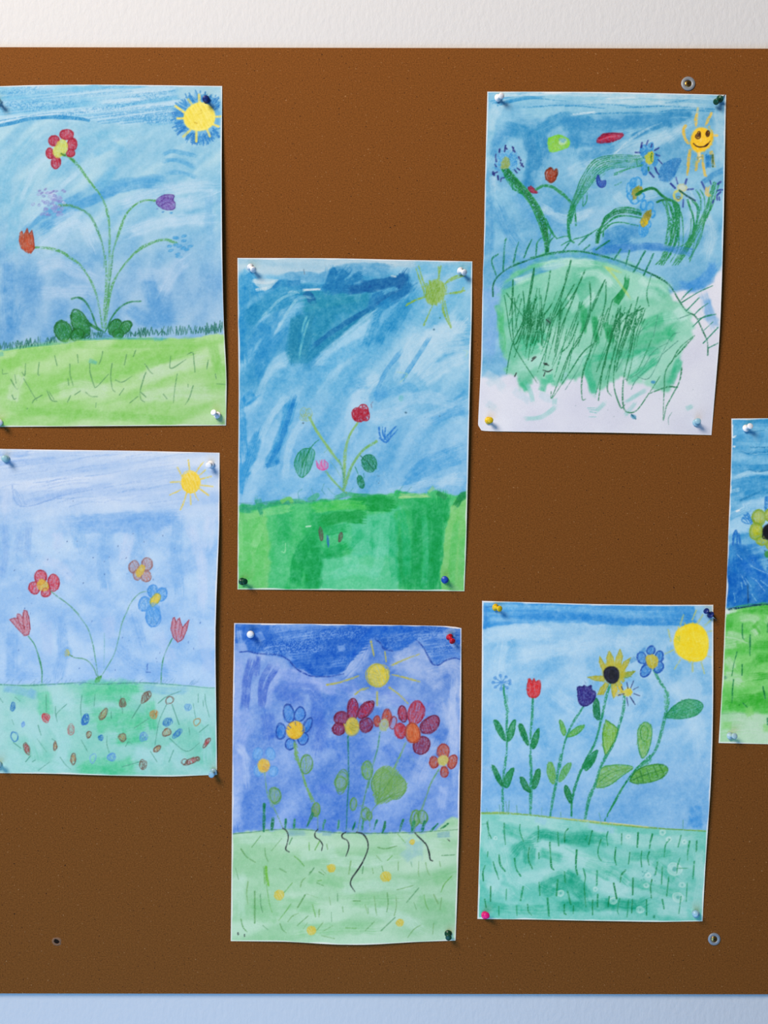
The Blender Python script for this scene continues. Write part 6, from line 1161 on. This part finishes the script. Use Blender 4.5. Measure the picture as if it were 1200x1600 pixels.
# ---- lathe along +Z
def lathe(profile, n=28, m=Matrix()):
    bm = bmesh.new(); rows = []
    for r, z in profile:
        rows.append([bm.verts.new(m @ Vector((0, 0, z)))] if r < 1e-7 else [bm.verts.new(m @ Vector((r * math.cos(2*math.pi*k/n), r * math.sin(2*math.pi*k/n), z))) for k in range(n)])
    for a, b in zip(rows, rows[1:]):
        for k in range(n):
            j = (k + 1) % n
            if len(a) == 1 and len(b) == 1: continue
            if len(a) == 1: bm.faces.new((a[0], b[k], b[j]))
            elif len(b) == 1: bm.faces.new((a[k], b[0], a[j]))
            else: bm.faces.new((a[k], b[k], b[j], a[j]))
    bmesh.ops.recalc_face_normals(bm, faces=bm.faces)
    return bm
OUT = Matrix.Rotation(math.pi / 2, 4, 'X')     # +Z -> -Y, out of the board
# torn hole and nick in the board: parts of it
hm = Mat('recess_shade', .95, .05); hm.color(hm.mix(hm.noise(900), (.006, .004, .003), (.02, .012, .008)))  # near-black colour stands in for the shade inside recesses
rm = Mat('torn_fibre', .9, .1); rm.color(rm.mix(rm.noise(700), tuple(lin((150, 112, 84))), tuple(lin((84, 54, 36)))))
def hole(px, py, r, sx, rot):
    rg = random.Random(int(px * 7)); bm = bmesh.new(); c0 = at(px, py, .0001)
    rows = []
    for k, (f, h) in enumerate([(1.55, -.0001), (1.3, .0005), (1.05, .0007), (.85, .0003)]):
        row = []
        for i in range(22):
            a = 2 * math.pi * i / 22; w = 1 + rg.uniform(-.12, .12)
            x, y = r * f * w * sx * math.cos(a), r * f * w * math.sin(a)
            row.append(bm.verts.new((c0.x + x * math.cos(rot) - y * math.sin(rot), -h, c0.z + x * math.sin(rot) + y * math.cos(rot))))
        rows.append(row)
    for a, b in zip(rows, rows[1:]):
        for i in range(22): bm.faces.new((a[i], a[(i+1) % 22], b[(i+1) % 22], b[i]))
    rim = [v.co.copy() for v in rows[-1]]
    bmesh.ops.recalc_face_normals(bm, faces=bm.faces)
    o = from_bm('screw_hole', bm, rm.m, board); tag(o, 'torn empty screw hole with a pale rim')
    bm = bmesh.new(); bm.faces.new([bm.verts.new(v) for v in rim]); bmesh.ops.recalc_face_normals(bm, faces=bm.faces)
    if bm.faces[:][0].normal.y > 0: bmesh.ops.reverse_faces(bm, faces=bm.faces)
    from_bm('hole_shade_disc', bm, hm.m, o, False)  # flat dark disc, the hole's inner shade painted level with the board
hole(88.5, 1471, .0034, 1.25, -.5)
# ---- screws with washers, holding the board
zm = Mat('zinc', .5, .4, .35); zm.color(zm.mix(zm.noise(400), (.29, .305, .32), (.22, .235, .25)))
sm_ = Mat('brass', .3, .5, 1.0); sm_.color(sm_.mix(sm_.noise(500), (.62, .36, .1), (.34, .18, .05)))
def screw(px, py, r, label):
    t = link('mounting_screw', None); t.location = at(px, py, 0); t.rotation_euler = OUT.to_euler()
    tag(t, label, 'screw', 'screws holding the pinboard')
    from_bm('washer', lathe([(r * .46, .0001), (r, .0001), (r * 1.0, .0008), (r * .93, .0013), (r * .62, .0014), (r * .5, .0009), (r * .46, .0001)], 36), zm.m, t)
    h = from_bm('screw_head', lathe([(0, .0001), (r * .48, .0001), (r * .5, .0009), (r * .42, .0013), (r * .22, .0017), (0, .0018)], 28), sm_.m, t)
    bm = bmesh.new()
    for a in (.35, .35 + math.pi / 2):
        for s_ in (1,):
            L, w = r * .27, r * .05
            vs = [Vector((x, y, .00195)) for x, y in ((-L, -w), (L, -w), (L, w), (-L, w))]
            R = Matrix.Rotation(a, 3, 'Z'); bm.faces.new([bm.verts.new(R @ q_) for q_ in vs])
    from_bm('cross_slot_shade', bm, hm.m, h, False)  # flat dark cross on the head, shade of the recess as colour
screw(1075, 131, .0088, 'brass screw in a grey washer above the drawing of the smiling sun')
screw(1115.7, 1467, .0078, 'brass screw in a dark grey washer below the row of flowers drawing')
# ---- sheets of paper
def paper_mat(name, rough=.75):
    m = Mat(name, rough, .18)
    at_ = m.node('ShaderNodeVertexColor', layer_name='paint')
    v = m.coords(); g = m.noise(900, 3, .65, v)
    m.color(m.mix(1.0, at_.outputs['Color'], m.ramp(g, [(.3, (.93, .93, .94)), (.7, (1.05, 1.05, 1.05))]), 'MULTIPLY'))
    m.bump(m.noise(1300, 2, .6, v), .12, .0004)
    return m.m
def edge(pts):
    P = np.array(pts, float); s = np.r_[0, np.cumsum(np.hypot(*(P[1:] - P[:-1]).T))]; s /= s[-1]
    def f(t):
        return np.stack([np.interp(t, s, P[:, 0]), np.interp(t, s, P[:, 1])], -1)
    def g(t, e=.05):                     # softened so that the edge bends instead of folding
        return (f(np.clip(t - e * np.minimum(t, 1 - t) * 4, 0, 1)) + 2 * f(t) + f(np.clip(t + e * np.minimum(t, 1 - t) * 4, 0, 1))) / 4
    return g
def sheet(painter, seed, name, label, top, right, bottom, left, lift, gain, margin=1.6):
    et, er, eb, el = edge(top), edge(right), edge(bottom), edge(left)   # top, bottom run left to right; left, right run downwards
    allp = np.array(top + right + bottom + left)
    x0, y0 = allp.min(0) - 3; x1, y1 = allp.max(0) + 3
    cv = Canvas(x0, y0, x1, y1, seed); painter(cv); cv.finish()
    w = np.hypot(*(np.array(top[-1]) - np.array(top[0]))); h = np.hypot(*(np.array(left[-1]) - np.array(left[0])))
    nu, nv = int(w / STEP) + 1, int(h / STEP) + 1
    u = np.linspace(0, 1, nu)[None, :, None]; v = np.linspace(0, 1, nv)[:, None, None]
    Tt, Bb = et(u[0, :, 0])[None], eb(u[0, :, 0])[None]; Ll, Rr = el(v[:, 0, 0])[:, None], er(v[:, 0, 0])[:, None]
    c00, c10, c01, c11 = [np.array(p, float) for p in (top[0], top[-1], bottom[0], bottom[-1])]
    XY = (1 - v) * Tt + v * Bb + (1 - u) * Ll + u * Rr - ((1 - u) * (1 - v) * c00 + u * (1 - v) * c10 + (1 - u) * v * c01 + u * v * c11)
    uu, vv = u[..., 0], v[..., 0]
    lt, lr, lb, ll = lift
    H = .0007 + .0006 * np.sin(math.pi * uu) * np.sin(math.pi * vv)
    H = H + lr * uu ** 4 * np.sin(math.pi * vv) ** 1.2 + ll * (1 - uu) ** 4 * np.sin(math.pi * vv) ** 1.2 + lb * vv ** 5 * np.sin(math.pi * uu) ** 1.1 + lt * (1 - vv) ** 5 * np.sin(math.pi * uu) ** 1.1
    n = fnoise(nv, nu, 55, 55, 0, seed + 900); n2 = fnoise(nv, nu, 22, 22, 0, seed + 901)
    H = H + (n * .00018 + n2 * .00005) * np.sin(math.pi * uu) ** .5 * np.sin(math.pi * vv) ** .5
    H = np.maximum(H, .0004)
    f = (DIST - .001) / DIST
    co = np.stack([(XY[..., 0] - 600) * K * f, -H, ZC + (800 - XY[..., 1]) * K * f], -1)
    org = co[nv // 2, nu // 2].copy()
    # paint
    cx = np.clip((XY[..., 0] - x0) * SC, 0, cv.W - 1.001); cy = np.clip((XY[..., 1] - y0) * SC, 0, cv.H - 1.001)
    ix, iy = cx.astype(int), cy.astype(int); fx, fy = (cx - ix)[..., None], (cy - iy)[..., None]
    a = cv.a
    C = (a[iy, ix] * (1 - fx) + a[iy, ix + 1] * fx) * (1 - fy) + (a[iy + 1, ix] * (1 - fx) + a[iy + 1, ix + 1] * fx) * fy
    dist = np.minimum(np.minimum(uu, 1 - uu) * w, np.minimum(vv, 1 - vv) * h)
    nz = fnoise(nv, nu, 9, 9, 0, seed + 902)
    em = (1 - sstep(margin * .55, margin * 1.25, dist + nz * margin * .28))[..., None] * .8
    C = C * (1 - em) + np.array([236, 234, 236]) * em
    # slight grey of the paper tooth
    A = np.clip(lin(np.clip(C, 0, 255)) / np.array(gain), 0, .93)
    me = bpy.data.meshes.new(name)
    nvt = nu * nv; me.vertices.add(nvt); me.vertices.foreach_set('co', (co - org).reshape(-1).astype(np.float32))
    idx = np.arange(nvt).reshape(nv, nu)
    fc = np.stack([idx[1:, :-1], idx[1:, 1:], idx[:-1, 1:], idx[:-1, :-1]], -1).reshape(-1, 4)
    me.loops.add(fc.size); me.loops.foreach_set('vertex_index', fc.reshape(-1).astype(np.int32))
    me.polygons.add(len(fc)); me.polygons.foreach_set('loop_start', np.arange(0, fc.size, 4, dtype=np.int32))
    me.update(calc_edges=True)
    me.polygons.foreach_set('use_smooth', np.ones(len(fc), bool))
    at_ = me.color_attributes.new('paint', 'FLOAT_COLOR', 'POINT')
    at_.data.foreach_set('color', np.concatenate([A.reshape(-1, 3), np.ones((nvt, 1))], 1).astype(np.float32).reshape(-1))
    o = link(name, me, PAPER); o.location = org
    tag(o, label, 'drawing', "children's drawings pinned to the board")
    return o
PAPER = paper_mat('painted_paper')
for a in SHEETS: sheet(*a)
# ---- push pins
PINCOL = dict(white=(.80, .79, .79), navy=(.006, .022, .15), blue=(.008, .055, .36), dkgreen=(.003, .05, .022), yellow=(.72, .47, .008), ltblue=(.34, .58, .68), red=(.52, .004, .014), magenta=(.72, .008, .17), paleblue=(.50, .70, .74), teal=(.36, .62, .66))
pin_m = {}
for k_, c_ in PINCOL.items():
    m = Mat('pin_' + k_, .35, .35); m.color(m.mix(m.noise(300), c_, tuple(x * .92 for x in c_)))
    if k_ in ('ltblue', 'paleblue', 'teal'):
        m.b.inputs['Transmission Weight'].default_value = .25
    pin_m[k_] = m.m
steel = Mat('steel', .3, .5, 1.0); steel.color(steel.mix(steel.noise(800), (.6, .6, .62), (.5, .5, .52)))
GRIP = [(0, 0), (3.5, 0), (4.0, .25), (4.2, .7), (4.1, 1.2), (3.5, 1.7), (2.3, 2.3), (1.95, 3.2), (1.85, 5.0), (1.95, 6.8), (2.3, 7.6), (3.0, 8.1), (3.4, 8.6), (3.5, 9.3), (3.35, 9.9), (2.9, 10.3), (0, 10.5)]
grip_me, needle_me = {}, None
def pin(col, bx, by, tx, ty, label, sc=1.1):
    Lh = .0103 * sc; r = .0042 * sc
    # find the tilt that carries the head from (bx, by) to (tx, ty) as seen on the plan
    b = at(bx, by, .0016)
    h = Lh
    for _ in range(6):
        t = at(tx, ty, .0016 + h); d = Vector((t.x - b.x, 0, t.z - b.z)); l = min(d.length, Lh * .9)
        h = math.sqrt(max(Lh * Lh - l * l, 1e-9))
    ax = Vector((d.x, 0, d.z)); ax = (ax.normalized() * l if ax.length > 1e-9 else ax) + Vector((0, -h, 0)); ax.normalize()
    tilt = math.acos(max(-1, min(1, -ax.y)))
    b = at(bx, by, .0012 + r * math.sin(tilt))
    e = link('push_pin', None); e.location = b; e.rotation_mode = 'QUATERNION'; e.rotation_quaternion = Vector((0, 0, 1)).rotation_difference(ax)
    tag(e, label, 'push pin', 'push pins holding the drawings')
    global needle_me
    key = (col, sc)
    if key not in grip_me:
        g = from_bm('grip', lathe([(a_ * .001 * sc, z * .001 * sc) for a_, z in GRIP], 28), pin_m[col], e); grip_me[key] = g.data
    else: link('grip', grip_me[key], None, e)
    nl = (r * math.sin(tilt) + .0035) / max(.35, math.cos(tilt))
    from_bm('needle', lathe([(0, -nl), (.00045, -nl + .0015), (.00055, .0002), (0, .0002)], 10), steel.m, e)
for a in PINS: pin(*a)
# ---- light: warm daylight from the upper left, an added cool fill lamp from below left
def area(name, loc, target, size, power, col):
    l = bpy.data.lights.new(name, 'AREA'); l.shape = 'DISK'; l.size = size; l.energy = power; l.color = col
    o = bpy.data.objects.new(name, l); COL.objects.link(o); o.location = loc
    o.rotation_euler = (Vector(target) - Vector(loc)).to_track_quat('-Z', 'Y').to_euler(); return o
area('window_light', (-1.6, -2.2, ZC + 2.0), (1.3, 0, ZC + 2.3), 1.7, KEY_P, KEY_C)
area('cool_fill', (-.35, -1.25, ZC - 1.15), (0, 0, ZC - .6), 1.7, FILL_P, FILL_C)
wd = bpy.data.worlds.new('world'); scene.world = wd; wd.use_nodes = True
wd.node_tree.nodes['Background'].inputs[0].default_value = (*WORLD_C, 1); wd.node_tree.nodes['Background'].inputs[1].default_value = WORLD_P
cam = bpy.data.cameras.new('camera'); co_ = bpy.data.objects.new('camera', cam); COL.objects.link(co_)
co_.location = (0, -DIST, ZC); co_.rotation_euler = (math.pi / 2, 0, 0)
cam.sensor_fit = 'VERTICAL'; cam.sensor_height = 24; cam.lens = 24 * DIST / (1600 * K); cam.clip_start = .01
scene.camera = co_
scene.view_settings.view_transform = 'Standard'; scene.view_settings.look = 'None'; scene.view_settings.exposure = .322; scene.view_settings.gamma = 1
